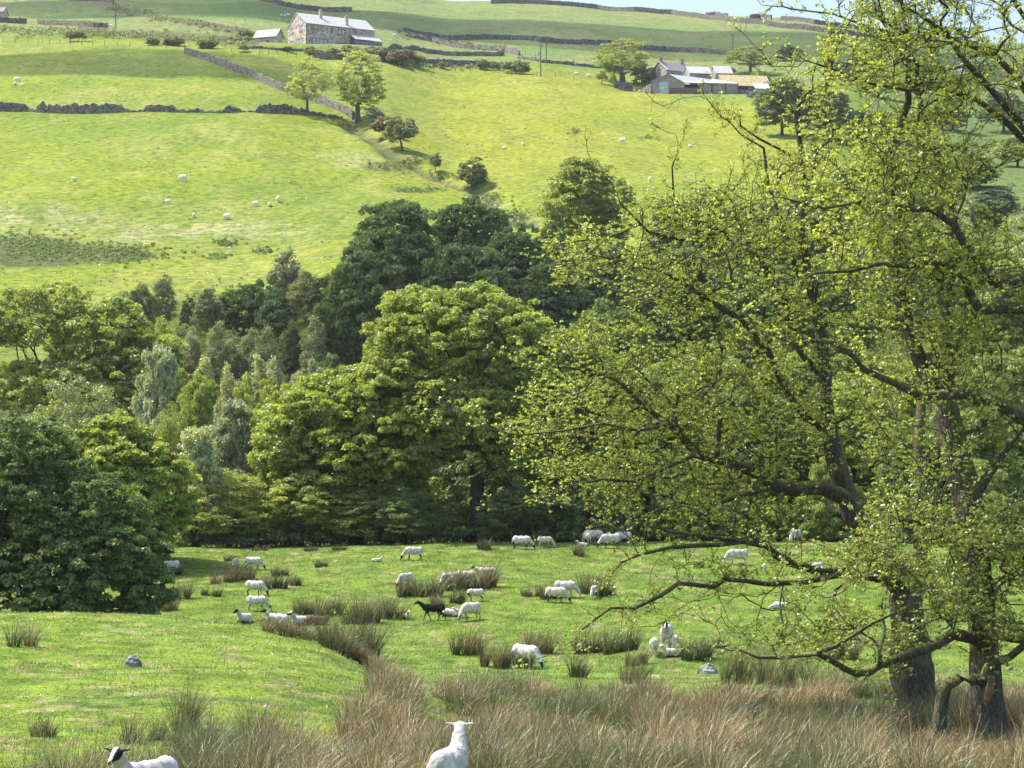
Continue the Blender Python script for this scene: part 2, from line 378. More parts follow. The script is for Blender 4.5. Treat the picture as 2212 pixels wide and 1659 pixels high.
def leaf_mat(name, c, trans=0.35, gloss=0.06, tc=None, rough=.45):
    # c: reflectance; every leaf carries its own tone in Col (r = tone, g = yellowness)
    m, t, o = nmat(name); at = N(t, 'ShaderNodeAttribute', attribute_name='Col'); sp = N(t, 'ShaderNodeSeparateColor'); t.links.new(at.outputs['Color'], sp.inputs[0])
    oi = N(t, 'ShaderNodeObjectInfo')
    mx = N(t, 'ShaderNodeMix', data_type='RGBA'); t.links.new(sp.outputs[1], mx.inputs[0]); mx.inputs[6].default_value = (*c, 1)
    mx.inputs[7].default_value = (min(1, c[0] * 1.4), min(1, c[1] * 1.22), c[2] * 0.8, 1)
    rr = ramp(t, [(0, (.8, .84, .85)), (1, (1.2, 1.14, 1.0))]); t.links.new(oi.outputs['Random'], rr.inputs[0])
    c1 = mulc(t, mx.outputs[2], rr.outputs[0])
    vm = N(t, 'ShaderNodeVectorMath', operation='SCALE'); t.links.new(c1, vm.inputs[0]); t.links.new(sp.outputs[0], vm.inputs['Scale'])
    df = N(t, 'ShaderNodeBsdfDiffuse'); t.links.new(vm.outputs[0], df.inputs[0])
    tl = N(t, 'ShaderNodeBsdfTranslucent'); g = mulc(t, vm.outputs[0], tc or (1.25, 1.2, .6)); t.links.new(g, tl.inputs[0])
    ms = N(t, 'ShaderNodeMixShader'); ms.inputs[0].default_value = trans; t.links.new(df.outputs[0], ms.inputs[1]); t.links.new(tl.outputs[0], ms.inputs[2])
    gl = N(t, 'ShaderNodeBsdfGlossy', Roughness=rough); gl.inputs[0].default_value = (.9, .95, 1, 1)
    m2 = N(t, 'ShaderNodeMixShader'); m2.inputs[0].default_value = gloss; t.links.new(ms.outputs[0], m2.inputs[1]); t.links.new(gl.outputs[0], m2.inputs[2])
    t.links.new(m2.outputs[0], o.inputs[0]); return m
BK_OAK = bark_mat('bark_dark', (0.075, 0.062, 0.05)); BK_GREY = bark_mat('bark_grey', (0.13, 0.12, 0.10))
BK_ALDER = bark_mat('bark_alder', (0.115, 0.10, 0.078), moss=.85, scale=6); BK_BIRCH = bark_mat('bark_birch', (0.32, 0.30, 0.26))
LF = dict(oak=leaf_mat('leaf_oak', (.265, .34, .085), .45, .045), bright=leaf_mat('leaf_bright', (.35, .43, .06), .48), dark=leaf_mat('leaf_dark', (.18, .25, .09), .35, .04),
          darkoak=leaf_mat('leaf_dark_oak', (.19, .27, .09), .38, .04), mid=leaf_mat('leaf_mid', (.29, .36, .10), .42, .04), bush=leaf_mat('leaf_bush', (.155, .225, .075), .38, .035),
          olive=leaf_mat('leaf_olive', (.28, .33, .12), .42, .07), grey=leaf_mat('leaf_grey', (.33, .38, .24), .35, .09), pale=leaf_mat('leaf_pale', (.46, .52, .28), .4, .12),
          birch=leaf_mat('leaf_birch', (.38, .43, .22), .42, .07), ash=leaf_mat('leaf_ash', (.40, .46, .13), .48), haw=leaf_mat('leaf_hawthorn', (.22, .27, .10), .4),
          blue=leaf_mat('leaf_blue', (.15, .22, .12), .35), alder=leaf_mat('leaf_alder', (.385, .43, .085), .52, .06, (1.02, 1.15, .5)), rust=leaf_mat('leaf_rust', (.21, .195, .09), .4))

# ------------------------------------------------------------ leaves
def leaves(C, rad, n, size, seed, flat=.65, up=.35, out=.6, asp=1.7, tone=.22, hollow=.45, crown=None, lenk=1.0):
    r = rng(seed); K = len(C); C = np.repeat(C, n, 0); rd = np.repeat(rad, n) if hasattr(rad, '__len__') else np.full(len(C), rad)
    d = r.normal(size=C.shape); d /= np.linalg.norm(d, axis=1)[:, None]; d[:, 2] = np.where(d[:, 2] < -.3, -d[:, 2], d[:, 2])
    rr = hollow + (1 - hollow) * r.random(len(C)) ** .6
    off = d * (rd * rr)[:, None]; off[:, 2] *= flat
    P = C + off
    nr = d * out + r.normal(size=C.shape) * .75 + np.array([0, 0, up]); nr /= np.linalg.norm(nr, axis=1)[:, None]
    a = r.normal(size=C.shape); a -= nr * (a * nr).sum(1)[:, None]; a /= np.linalg.norm(a, axis=1)[:, None]; b = np.cross(nr, a)
    s = size * (.6 + .8 * r.random(len(C)))[:, None]
    A = a * s * asp * .5; B = b * s * .5
    fold = nr * s * .12
    V = np.stack([P - A, P - B * .9 + fold, P + A * .95, P + B * .9 + fold], 1).reshape(-1, 3)
    Fq = np.arange(len(V)).reshape(-1, 4)
    ct = np.repeat(1 + (r.random(K) - .5) * .5, n)
    tn = (1 + (r.random(len(C)) - .5) * 2 * tone) * ct; ye = np.clip(r.random(len(C)) ** 2 * .8 + np.repeat((r.random(K) - .5) * .5, n), 0, 1)
    col = np.stack([tn, ye, r.random(len(C)), np.ones(len(C))], 1); col = np.repeat(col, 4, 0)
    return V, Fq, col

# ------------------------------------------------------------ branches: greedy attachment of leaf clumps to the limbs
def skeleton(limbs, targets, step, seed, tip=.008, power=2.2, ang=.6, plen=.12, sag=0.05, wig=.12, rmin=None):
    r = rng(seed); pos = []; par = []; fixed = []; limb_r = []
    for L in limbs:                                   # L: list of (x, y, z, r) ; first point attaches to the nearest existing node
        L = np.array(L, float); prev = -1
        if pos:
            q = np.array(pos); prev = int(np.argmin(((q - L[0, :3]) ** 2).sum(1)))
        first = True
        for a, b in zip(L[:-1], L[1:]):
            k = max(1, int(np.linalg.norm(b[:3] - a[:3]) / (step * 1.2)))
            for i in range(k + (1 if b is L[-1] else 0)):
                q = a + (b - a) * i / k
                if first and prev >= 0: first = False
                pos.append(q[:3].copy()); par.append(prev); limb_r.append(q[3]); prev = len(pos) - 1; first = False
        q = L[-1]; pos.append(q[:3].copy()); par.append(prev); limb_r.append(q[3])
    nl = len(pos); cap = nl + len(targets) * 40
    P = np.zeros((cap, 3)); P[:nl] = pos; par = list(par); PL = np.zeros(cap); D = np.zeros((cap, 3))
    for i in range(nl):
        p = par[i]
        if p >= 0:
            PL[i] = PL[p] + np.linalg.norm(P[i] - P[p]); d = P[i] - P[p]; D[i] = d / (np.linalg.norm(d) + 1e-9)
        else: D[i] = (0, 0, 1)
    T = np.asarray(targets, float)
    d0 = np.array([np.min(((P[:nl] - t) ** 2).sum(1)) for t in T]) if len(T) else np.array([])
    order = np.argsort(d0 + r.random(len(T)) * .05 * (d0.max() + 1e-6)) if len(T) else []
    n = nl; tips = np.zeros(len(T), int)
    for ti in order:
        t = T[ti]; v = t - P[:n]; ds = np.sqrt((v ** 2).sum(1)) + 1e-9
        co = (v * D[:n]).sum(1) / ds
        cost = ds * (1 + ang * (1 - co)) + plen * PL[:n]
        i = int(np.argmin(cost)); L = ds[i]; k = max(1, min(38, int(L / step)))
        p0 = P[i].copy(); ctrl = p0 + D[i] * L * .45 + np.array([0, 0, -sag * L * (r.random() - .2)])
        prev = i
        for j in range(1, k + 1):
            s = j / k; q = (1 - s) ** 2 * p0 + 2 * s * (1 - s) * ctrl + s * s * t
            if j < k: q = q + r.normal(size=3) * wig * step
            P[n] = q; par.append(prev); d = q - P[prev]; D[n] = d / (np.linalg.norm(d) + 1e-9); PL[n] = PL[prev] + np.linalg.norm(d)
            prev = n; n += 1
        tips[ti] = prev
    par = np.array(par); acc = np.zeros(n); ch = [[] for _ in range(n)]
    for i in range(n):
        if par[i] >= 0: ch[par[i]].append(i)
    acc = np.zeros(n)
    order2 = np.argsort(-PL[:n], kind='stable')
    RR = np.zeros(n)
    # children always have larger index than parent
    for i in range(n - 1, -1, -1):
        RR[i] = max(acc[i], tip ** power) ** (1 / power)
        if par[i] >= 0: acc[par[i]] += RR[i] ** power * 1.002
    for i in range(nl):
        if limb_r[i] > 0: RR[i] = limb_r[i] if rmin is None else max(limb_r[i], RR[i] * rmin)
    return P[:n], par, RR, ch, D[:n], tips
def tubes(P, par, RR, ch, sides=6, minr=0.0, big=None, knob=0.0, seed=0):
    V = []; Fq = []; nb = 0; r = rng(seed)
    roots = [i for i in range(len(P)) if par[i] < 0]; stack = [[i] for i in roots]
    for _i in roots: pass
    chains = []
    while stack:
        c = stack.pop(); i = c[-1]
        while ch[i]:
            k = sorted(ch[i], key=lambda j: -RR[j])
            for j in k[1:]: stack.append([i, j])
            i = k[0]; c.append(i)
        chains.append(c)
    for c in chains:
        if len(c) < 2: continue
        p = P[c]; rr = RR[c].copy()
        if len(c) > 1 and par[c[0]] >= 0 or len(c) > 1 and rr[0] > rr[1] * 1.6: rr[0] = min(rr[0], rr[1] * 1.25)
        if rr.max() < minr: continue
        ns = sides if rr.max() < .12 else (big or sides)
        d = np.gradient(p, axis=0); d /= np.linalg.norm(d, axis=1)[:, None] + 1e-9
        ref = np.array([1.0, .13, .02]) if abs(d[0][0]) < .8 else np.array([0, 1.0, .1])
        a = np.cross(d, ref); a /= np.linalg.norm(a, axis=1)[:, None] + 1e-9; b = np.cross(d, a)
        th = np.arange(ns) * 2 * np.pi / ns
        kn = 1 + knob * (r.random((len(c), ns)) - .5) * 2
        ring = p[:, None] + (a[:, None] * np.cos(th)[None, :, None] + b[:, None] * np.sin(th)[None, :, None]) * (rr[:, None] * kn)[..., None]
        V.append(ring.reshape(-1, 3)); m = len(c)
        i0 = nb + np.arange(m - 1)[:, None] * ns + np.arange(ns)[None]; j0 = nb + np.arange(m - 1)[:, None] * ns + (np.arange(ns)[None] + 1) % ns
        Fq.append(np.stack([i0, j0, j0 + ns, i0 + ns], -1).reshape(-1, 4)); nb += m * ns
    return np.concatenate(V), np.concatenate(Fq)

# ------------------------------------------------------------ crown prototypes (unit metres)
def crown_points(lobes, n, seed, inner=.25, gap=0.0):
    r = rng(seed); out = []
    vol = np.array([l[3] * l[4] * l[5] for l in lobes]) ** .67; pr = vol / vol.sum(); tries = 0
    L = np.array(lobes, float)
    while len(out) < n and tries < n * 60:
        tries += 1; k = r.choice(len(lobes), p=pr); l = L[k]
        d = r.normal(size=3); d /= np.linalg.norm(d); rad = (1 - inner * r.random() ** 1.0) if r.random() > .22 else r.random() ** .5
        if d[2] < -.6 and r.random() < .4: continue
        p = l[:3] + d * l[3:6] * rad * (.72 + .62 * vn(np.array([d[0] * 2.3 + k * 3.1]), np.array([d[2] * 2.3 + d[1] * 2.9]), seed)[0])
        q = (((p - L[:, :3]) / L[:, 3:6]) ** 2).sum(1)
        if q.min() < .55 and r.random() < .75: continue
        if gap and vn(np.array([p[0] * .6 + p[1] * .3]), np.array([p[2] * .6]), seed)[0] < gap: continue
        out.append(p)
    return np.array(out)
def make_tree(seed, lobes, n, nl, cr, lsize, trunk_h, trunk_r, step=.5, kind='oak', inner=.25, gap=0.0, flat=.65, lean=(0, 0), minr=.02, up=.35, asp=1.7, twigs=0, tipr=.012, hollow=.45, trunks=1, out=.6):
    r = rng(seed); C = crown_points(lobes, n, seed, inner, gap)
    limbs = []
    for k in range(trunks):
        a = 2 * math.pi * k / max(trunks, 1) + seed; o_ = 0 if trunks == 1 else .35 * trunk_r * 3
        L = []
        for i in range(5):
            s = i / 4; L.append((lean[0] * s * s + math.cos(a) * o_ * (1 + 3 * s * (trunks > 1)) + .05 * trunk_h * (r.random() - .5) * s, lean[1] * s * s + math.sin(a) * o_ * (1 + 3 * s * (trunks > 1)), trunk_h * s - .25 * (i == 0), trunk_r * (1.35 if i == 0 else 1 - .35 * s) / (trunks ** .4)))
        limbs.append(L)
    P, par, RR, ch, D, tips = skeleton(limbs, C, step, seed, tip=tipr, plen=.2)
    V, Fq = tubes(P, par, RR, ch, 5, minr, 8)
    rad = cr * (.65 + .7 * r.random(len(C)))
    lv = leaves(C, rad, nl, lsize, seed + 5, flat=flat, up=up, asp=asp, hollow=hollow, out=out)
    return (V, Fq), lv
PROTO = {}
def proto(key, **kw):
    (V, Fq), (lV, lF, lc) = make_tree(**kw)
    PROTO[key] = (mesh(key + '_trunk', V, Fq, [BK_OAK], smooth=True), mesh(key + '_crown', lV, lF, [LF['oak']], col=lc),
                  (lV[:, 0].min(), lV[:, 0].max(), lV[:, 2].max(), .5 * (lV[:, 0].min() + lV[:, 0].max())))
oakL = [(0, 0, 8.6, 4.2, 4.0, 4.6), (-3.0, .5, 6.0, 3.4, 3.2, 3.0), (3.1, -.4, 6.4, 3.3, 3.2, 3.2), (.5, -2.6, 5.8, 3.4, 2.8, 3.0), (0, 2.6, 6.4, 3.6, 2.8, 3.4), (-1.8, -.5, 9.6, 2.8, 2.8, 2.8), (2.0, .4, 10.0, 2.6, 2.8, 2.6)]
oakM = [(0, 0, 9.0, 3.6, 3.6, 4.0), (-2.6, 0, 7.4, 3.4, 3.2, 3.0), (2.8, .4, 7.0, 3.2, 3.2, 3.2), (0.4, -2, 5.0, 4.4, 3, 2.8), (-3, -1.2, 4.4, 2.8, 2.8, 2.4), (3.2, -.6, 4.2, 2.6, 2.8, 2.2), (1.4, 0, 10.4, 2.4, 2.4, 2.4)]
proto('oak', seed=1, lobes=oakL, n=620, nl=115, cr=.64, lsize=.17, trunk_h=4.6, trunk_r=.5)
proto('oak_wide', seed=2, lobes=oakM, n=640, nl=105, cr=.64, lsize=.17, trunk_h=3.4, trunk_r=.42)
proto('far_oak', seed=3, lobes=oakL, n=430, nl=60, cr=.75, lsize=.27, trunk_h=4.2, trunk_r=.45, step=.8)
proto('far_oak_wide', seed=4, lobes=oakM, n=450, nl=58, cr=.75, lsize=.27, trunk_h=3.0, trunk_r=.4, step=.8)
proto('bush', seed=5, lobes=[(0, 0, 2.4, 3.4, 3.0, 2.6), (-2.4, -.5, 1.7, 2.4, 2.2, 2.1), (2.6, -.4, 1.6, 2.4, 2.2, 1.9), (.4, .3, 4.0, 2.2, 2.2, 1.9), (0, -2, 1.4, 2.8, 1.8, 1.8)], n=420, nl=190, cr=.6, lsize=.13, trunk_h=1.0, trunk_r=.2, step=.4, trunks=3)
proto('ash', seed=6, lobes=[(0, 0, 7.4, 3.4, 3.4, 3.6), (-2.8, .3, 5.6, 2.8, 2.8, 2.6), (2.8, 0, 5.8, 2.7, 2.8, 2.8), (.3, -1.6, 4.8, 3.2, 2.6, 2.0), (.6, .5, 9.4, 2.0, 2.2, 2.2)], n=300, nl=30, cr=.52, lsize=.2, trunk_h=3.0, trunk_r=.34, gap=.3, minr=.02, step=.4, inner=.4)
proto('ash_tall', seed=7, lobes=[(0, 0, 7.6, 3.0, 3.0, 4.2), (-2.0, .3, 6.6, 2.4, 2.6, 2.6), (2.2, 0, 5.6, 2.6, 2.6, 2.8), (.8, .5, 10.4, 2.2, 2.2, 2.0), (-1.6, 0, 4.6, 2.2, 2.2, 1.8)], n=330, nl=28, cr=.5, lsize=.2, trunk_h=2.8, trunk_r=.42, gap=.26, minr=.02, step=.4, inner=.45)
proto('airy', seed=8, lobes=oakM, n=420, nl=75, cr=.8, lsize=.16, trunk_h=4.4, trunk_r=.3, gap=.2, inner=.5, step=.4, trunks=2)
proto('birch', seed=9, lobes=[(0, 0, 7.9, .5, .5, 1.1), (.5, 0, 6.8, .7, .6, 1.0), (-.5, 0, 6.0, .8, .8, 1.1), (.7, .2, 5.0, .9, .8, 1.1), (-.8, -.2, 4.2, 1.0, .9, 1.1), (.5, 0, 3.2, 1.2, 1.0, 1.0), (-.6, 0, 2.4, 1.1, 1.0, .8), (1.2, 0, 2.6, .6, .6, .8)], n=320, nl=38, cr=.42, lsize=.15, trunk_h=7.6, trunk_r=.10, flat=1.5, up=0.0, asp=1.5, step=.4, minr=.012, tipr=.008, hollow=.1, gap=.22, lean=(.5, 0))
proto('birch_pair', seed=10, lobes=[(-1.2, 0, 5.8, .6, .6, 1.2), (-.9, 0, 4.6, .9, .8, 1.2), (-1.4, .1, 3.2, 1.0, .9, 1.1), (1.4, 0, 7.4, .5, .5, 1.0), (1.0, 0, 6.2, .8, .7, 1.1), (1.5, 0, 4.9, .9, .8, 1.1), (.7, 0, 3.6, 1.1, 1, 1.1), (0, 0, 2.2, 1.6, 1.1, .9), (2.0, 0, 3.0, .6, .6, 1.0)], n=360, nl=38, cr=.42, lsize=.15, trunk_h=5.5, trunk_r=.09, flat=1.5, up=0.0, asp=1.5, step=.4, minr=.012, tipr=.008, trunks=2, hollow=.1, gap=.22)
proto('hawthorn', seed=11, lobes=[(0, 0, 3.0, 1.9, 1.9, 1.5), (-1.3, 0, 2.7, 1.2, 1.3, .9), (1.5, 0, 2.6, 1.3, 1.3, 1.0), (.2, 0, 4.0, 1.1, 1.1, .8)], n=110, nl=70, cr=.5, lsize=.17, trunk_h=1.4, trunk_r=.16, step=.3, lean=(.3, 0))
proto('hawthorn_round', seed=12, lobes=[(0, 0, 2.4, 1.9, 1.9, 2.0), (-.9, 0, 1.6, 1.3, 1.3, 1.1), (1.0, 0, 1.5, 1.2, 1.3, 1.1)], n=120, nl=75, cr=.5, lsize=.17, trunk_h=.8, trunk_r=.14, step=.3, trunks=2)
proto('willow', seed=13, lobes=[(0, 0, 7.6, 1.5, 1.5, 1.3), (-1.4, 0, 6.4, 1.4, 1.4, 1.2), (1.5, 0, 6.2, 1.4, 1.4, 1.4), (.2, -.5, 5.2, 1.8, 1.6, 1.5), (-2.2, 0, 4.6, 1.3, 1.4, 1.4), (2.3, 0, 4.2, 1.3, 1.4, 1.4), (-.6, -.8, 3.4, 1.9, 1.6, 1.4), (1.2, -.4, 2.6, 1.9, 1.6, 1.3), (-1.8, 0, 2.4, 1.5, 1.5, 1.2)], n=560, nl=60, cr=.46, lsize=.13, trunk_h=2.6, trunk_r=.25, flat=.95, asp=2.4, step=.4, trunks=3, gap=.16, inner=.4)

TREE_N = 0
def byrow(u, v): return float(G(u, v, 300, 900)[1])
def tree(name, key, u, d, top, width, leaf, label, cat='tree', group=None, bark=None, rz=None, base_z=None, xy=None, sz=None, depth=None):
    """top: picture row the crown reaches, width: picture width of the crown"""
    global TREE_N; TREE_N += 1
    if xy is None:
        x_ = (u - CU) / F * d; y_ = d
    else: x_, y_ = xy
    z0 = hz(x_, y_) - .05 if base_z is None else base_z
    zt = Pt(u, top, d)[2]; tm, cm, (x0, x1, zmax, xc) = PROTO[key]
    kz = max(.2, (zt - z0) / zmax); kx = width / F * d / (x1 - x0) * (1.22 if 'hawthorn' in key and d > 280 else 1.1 if 'ash' in key else 1.0)
    a = (TREE_N * 2.399) % 6.283 if rz is None else rz
    root = empty(name, (x_, y_, z0), a, (kx, kx if depth is None else depth, kz))
    tr = link('trunk', tm, root); cr_ = link('crown', cm, root)
    for ob, mt in ((tr, bark or BK_OAK), (cr_, LF[leaf])):
        ob.material_slots[0].link = 'OBJECT'; ob.material_slots[0].material = mt
    tag(root, label, cat, group); return root
# ------------------------------------------------------------ woodland along the far edge of the meadow
EDGE = 'trees along the far edge of the sheep meadow'
T = tree
def hero(name, seed, u, d, width, top, leaf, label, lobes, n, nl, cr, ls, th, tr_, base_u=None, sx=None, **kw):
    """a tree with a mesh of its own; lobes in picture units (u, v, dy, ru, rv, rdy)"""
    bu = base_u if base_u is not None else u; x0 = (bu - CU) / F * d; z0 = hz(x0, d) - .1; k = d / F
    L = [((l[0] - bu) * k, l[2], (895 - l[1]) * k + ZC - z0, l[3] * k, l[5], l[4] * k) for l in lobes]
    (V, Fq), (lV, lF, lc) = make_tree(seed=seed, lobes=L, n=n, nl=nl, cr=cr, lsize=ls, trunk_h=th, trunk_r=tr_, **kw)
    root = empty(name, (x0, d, z0)); link('trunk', mesh('trunk', V, Fq, [BK_OAK], smooth=True), root)
    link('crown', mesh('crown', lV, lF, [LF[leaf]], col=lc), root); tag(root, label, 'tree', EDGE); return root
hero('oak_tree', 101, 1000, 123, 0, 0, 'oak', 'big rounded green oak in the middle of the wood edge, brown trunk above the sheep',
     [(960, 760, 0, 150, 130, 4.0), (860, 830, -.5, 85, 85, 3.2), (1080, 770, 0, 105, 110, 3.6), (1160, 860, .5, 80, 110, 3.2), (1000, 890, -2.2, 140, 75, 2.6), (870, 960, -1.5, 100, 70, 2.4), (1130, 980, 0, 100, 75, 2.6), (900, 700, 1, 80, 70, 2.8), (1040, 690, 1, 90, 64, 2.8)],
     1900, 80, .40, .125, 3.6, .58, base_u=1032, minr=.02, step=.45)
hero('oak_tree', 102, 760, 124.5, 0, 0, 'bright', 'spreading yellow-green oak left of the big round oak with low arching limbs',
     [(700, 900, 0, 95, 80, 3.2), (790, 880, 0, 90, 90, 3.4), (620, 960, 0, 75, 80, 2.8), (740, 990, -1.5, 120, 75, 2.6), (830, 1010, -1, 90, 70, 2.4), (650, 1050, -.5, 80, 60, 2.2), (820, 840, .6, 60, 60, 2.4)],
     1700, 75, .39, .125, 3.0, .4, base_u=770, trunks=2, minr=.02, step=.45)
hero('ash_tree', 103, 150, 150, 0, 0, 'mid', 'tall open green tree at the left edge with bare forks showing through its top',
     [(60, 680, 0, 110, 80, 4), (200, 740, 0, 120, 80, 4), (320, 780, 0, 80, 60, 3), (120, 830, -2, 170, 70, 3.5), (300, 860, -1, 110, 60, 3), (-20, 760, 0, 90, 100, 3.5), (250, 680, 1, 40, 40, 2)],
     1500, 52, .46, .15, 4.6, .36, base_u=150, trunks=2, gap=.2, inner=.5, minr=.02, step=.5)
hero('sycamore_tree', 104, 260, 112, 0, 0, 'bright', 'dense yellow-green rounded tree standing behind the dark bush on the left',
     [(260, 1010, 0, 110, 95, 2.4), (330, 1080, -.4, 85, 100, 2.2), (180, 1020, 0, 90, 80, 2.2), (270, 1120, -1, 130, 80, 2.2), (250, 950, .4, 70, 48, 1.8)],
     1300, 78, .34, .12, 2.4, .26, base_u=280, minr=.02, step=.4)
hero('hawthorn_bush', 105, 140, 88, 0, 0, 'bush', 'huge dark green bush spreading down to the grass behind the near slope on the left',
     [(60, 1120, 0, 120, 120, 2.4), (180, 1110, 0, 110, 95, 2.2), (250, 1190, -.6, 95, 90, 1.9), (310, 1250, -.6, 60, 60, 1.4), (120, 1220, -1.6, 150, 80, 1.8), (10, 1060, .4, 90, 110, 2.2), (-60, 1180, 0, 110, 120, 2.2), (300, 1200, 0, 60, 60, 1.5), (200, 1290, -.6, 150, 50, 1.2), (90, 1290, -2, 190, 60, 1.6), (320, 1295, -.8, 60, 45, 1.1), (30, 980, .5, 110, 80, 2.2)],
     2300, 75, .27, .09, 1.2, .16, base_u=150, trunks=4, step=.35, minr=.015)
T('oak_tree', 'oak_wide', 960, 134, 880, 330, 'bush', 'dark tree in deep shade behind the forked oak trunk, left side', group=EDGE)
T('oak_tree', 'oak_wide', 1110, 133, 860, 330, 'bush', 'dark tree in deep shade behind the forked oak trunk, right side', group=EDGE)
T('grey_willow', 'willow', 505, 127, 852, 185, 'grey', 'grey-green feathery willow in the wood edge between two yellow-green trees', group=EDGE)
T('pale_willow', 'willow', 425, 121, 915, 150, 'pale', 'whitish silvery willow right of the dark yellow-green tree', group=EDGE)
T('pale_willow', 'willow', 345, 139, 735, 170, 'pale', 'whitish shining willow crown poking out high on the left of the wood', group=EDGE)
T('oak_tree', 'oak_wide', 430, 143, 800, 190, 'bright', 'bright yellow-green tree above and behind the grey willow', group=EDGE)
T('oak_tree', 'oak', 600, 140, 812, 190, 'bright', 'bright yellow-green treetop just left of the spreading oak', group=EDGE)
T('alder_bush', 'airy', 495, 121.5, 1010, 260, 'mid', 'small pale green bush under the grey willow beside the sheep meadow', 'bush', EDGE)
T('alder_bush', 'airy', 650, 121.5, 1020, 250, 'oak', 'leafy green bush at the foot of the spreading oak, second from the left', 'bush', EDGE)
T('alder_bush', 'airy', 770, 122, 1040, 240, 'mid', 'low green bush in the shade below the middle of the spreading oak', 'bush', EDGE)
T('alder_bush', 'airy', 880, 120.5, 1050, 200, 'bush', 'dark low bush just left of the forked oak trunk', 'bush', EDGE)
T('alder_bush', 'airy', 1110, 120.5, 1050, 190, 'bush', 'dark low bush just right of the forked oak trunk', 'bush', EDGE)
T('airy_tree', 'airy', 30, 118, 900, 330, 'olive', 'olive tree with dark bare twigs filling the left edge above the dark bush', group=EDGE)
T('airy_tree', 'airy', 180, 130, 800, 330, 'olive', 'olive airy tree with dark branches between the tall left tree and the yellow-green one', group=EDGE)
T('airy_tree', 'airy', 375, 133, 860, 170, 'mid', 'thin green tree with open twigs behind the whitish willow', group=EDGE)
for i, (u, d, top, wd, key, lf, lab) in enumerate([
    (1240, 128, 690, 340, 'oak', 'oak', 'green tree right of the big round oak, half behind the alder twigs'),
    (1330, 140, 640, 350, 'oak_wide', 'bush', 'dark green tree behind the lowest left tips of the alder'),
    (1400, 126, 780, 370, 'oak_wide', 'oak', 'mid green tree behind the long lower alder limb'),
    (1520, 132, 730, 370, 'oak', 'mid', 'green tree behind the middle of the alder crown'),
    (1630, 125, 820, 340, 'oak_wide', 'bush', 'dark leafy tree behind the mossy rising limbs of the alder'),
    (1740, 133, 740, 370, 'oak', 'mid', 'green tree seen through the alder left of its leaning trunk'),
    (1850, 126, 800, 340, 'oak_wide', 'oak', 'yellowish green tree seen between the alder trunks'),
    (1960, 136, 760, 360, 'oak', 'mid', 'green tree directly behind the leaning alder trunk'),
    (2080, 127, 790, 350, 'oak_wide', 'oak', 'light green tree behind the thick alder trunk'),
    (2190, 134, 730, 370, 'oak', 'mid', 'green tree at the right edge of the wood'),
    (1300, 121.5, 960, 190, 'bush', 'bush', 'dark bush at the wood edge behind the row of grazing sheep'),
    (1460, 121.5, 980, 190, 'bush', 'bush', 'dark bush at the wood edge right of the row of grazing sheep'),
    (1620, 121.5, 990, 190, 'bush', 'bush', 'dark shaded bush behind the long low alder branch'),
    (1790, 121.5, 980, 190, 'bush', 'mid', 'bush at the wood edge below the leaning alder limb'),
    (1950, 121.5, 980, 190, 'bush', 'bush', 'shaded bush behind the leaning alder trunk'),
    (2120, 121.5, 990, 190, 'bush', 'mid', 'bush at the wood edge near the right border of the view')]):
    T('oak_tree' if key != 'bush' else 'alder_bush', key, u, d, top, wd, lf, lab, 'tree' if key != 'bush' else 'bush', EDGE)
def thicket(name, spots, seed, leaf, label, nl=60, ls=.15, cr=.45):
    C = np.array(spots); V, Fq, c = leaves(C, cr, nl, ls, seed, flat=.8, up=.3)
    o = link(name, mesh(name, V, Fq, [LF[leaf]], col=c)); tag(o, label, 'undergrowth', kind='stuff'); return o
r = rng(5); sp = []
for i in range(2300):
    u = r.uniform(380, 2350); d_ = r.uniform(120.6, 131); x_ = (u - CU) / F * d_; h = .25 + 3.9 * r.random() ** 1.3 * (.35 + vn(np.array([u / 60.]), np.array([d_ / 3.]), 3)[0]) * ss(120.3, 123, d_)
    if 990 < u < 1075 and d_ < 124.5: h = min(h, .5)
    sp.append((x_, d_, hz(x_, d_) + h))
thicket('undergrowth', sp, 31, 'bush', 'shady tangle of leaves and brambles under the trees of the wood edge')
sp = []
for i in range(1500):
    u = r.choice([r.uniform(230, 820), r.uniform(1120, 2350)]); d_ = r.uniform(165, 226); x_ = (u - CU) / F * d_
    if vn(np.array([u / 40.]), np.array([d_ / 8.]), 9)[0] < .42: continue
    sp.append((x_, d_, hz(x_, d_) + .2 + 1.8 * r.random()))
for i in range(1300):
    u = r.uniform(1350, 2400); d_ = 226 + 130 * r.random() ** 1.5; x_ = (u - CU) / F * d_
    if vn(np.array([u / 50.]), np.array([d_ / 12.]), 19)[0] < .45 or (u < 1750 and d_ > 255): continue
    sp.append((x_, d_, hz(x_, d_) + .2 + 2.2 * r.random()))
thicket('valley_scrub', sp, 32, 'olive', 'low mixed scrub filling the ground between the young birches', 50, .2, .8)
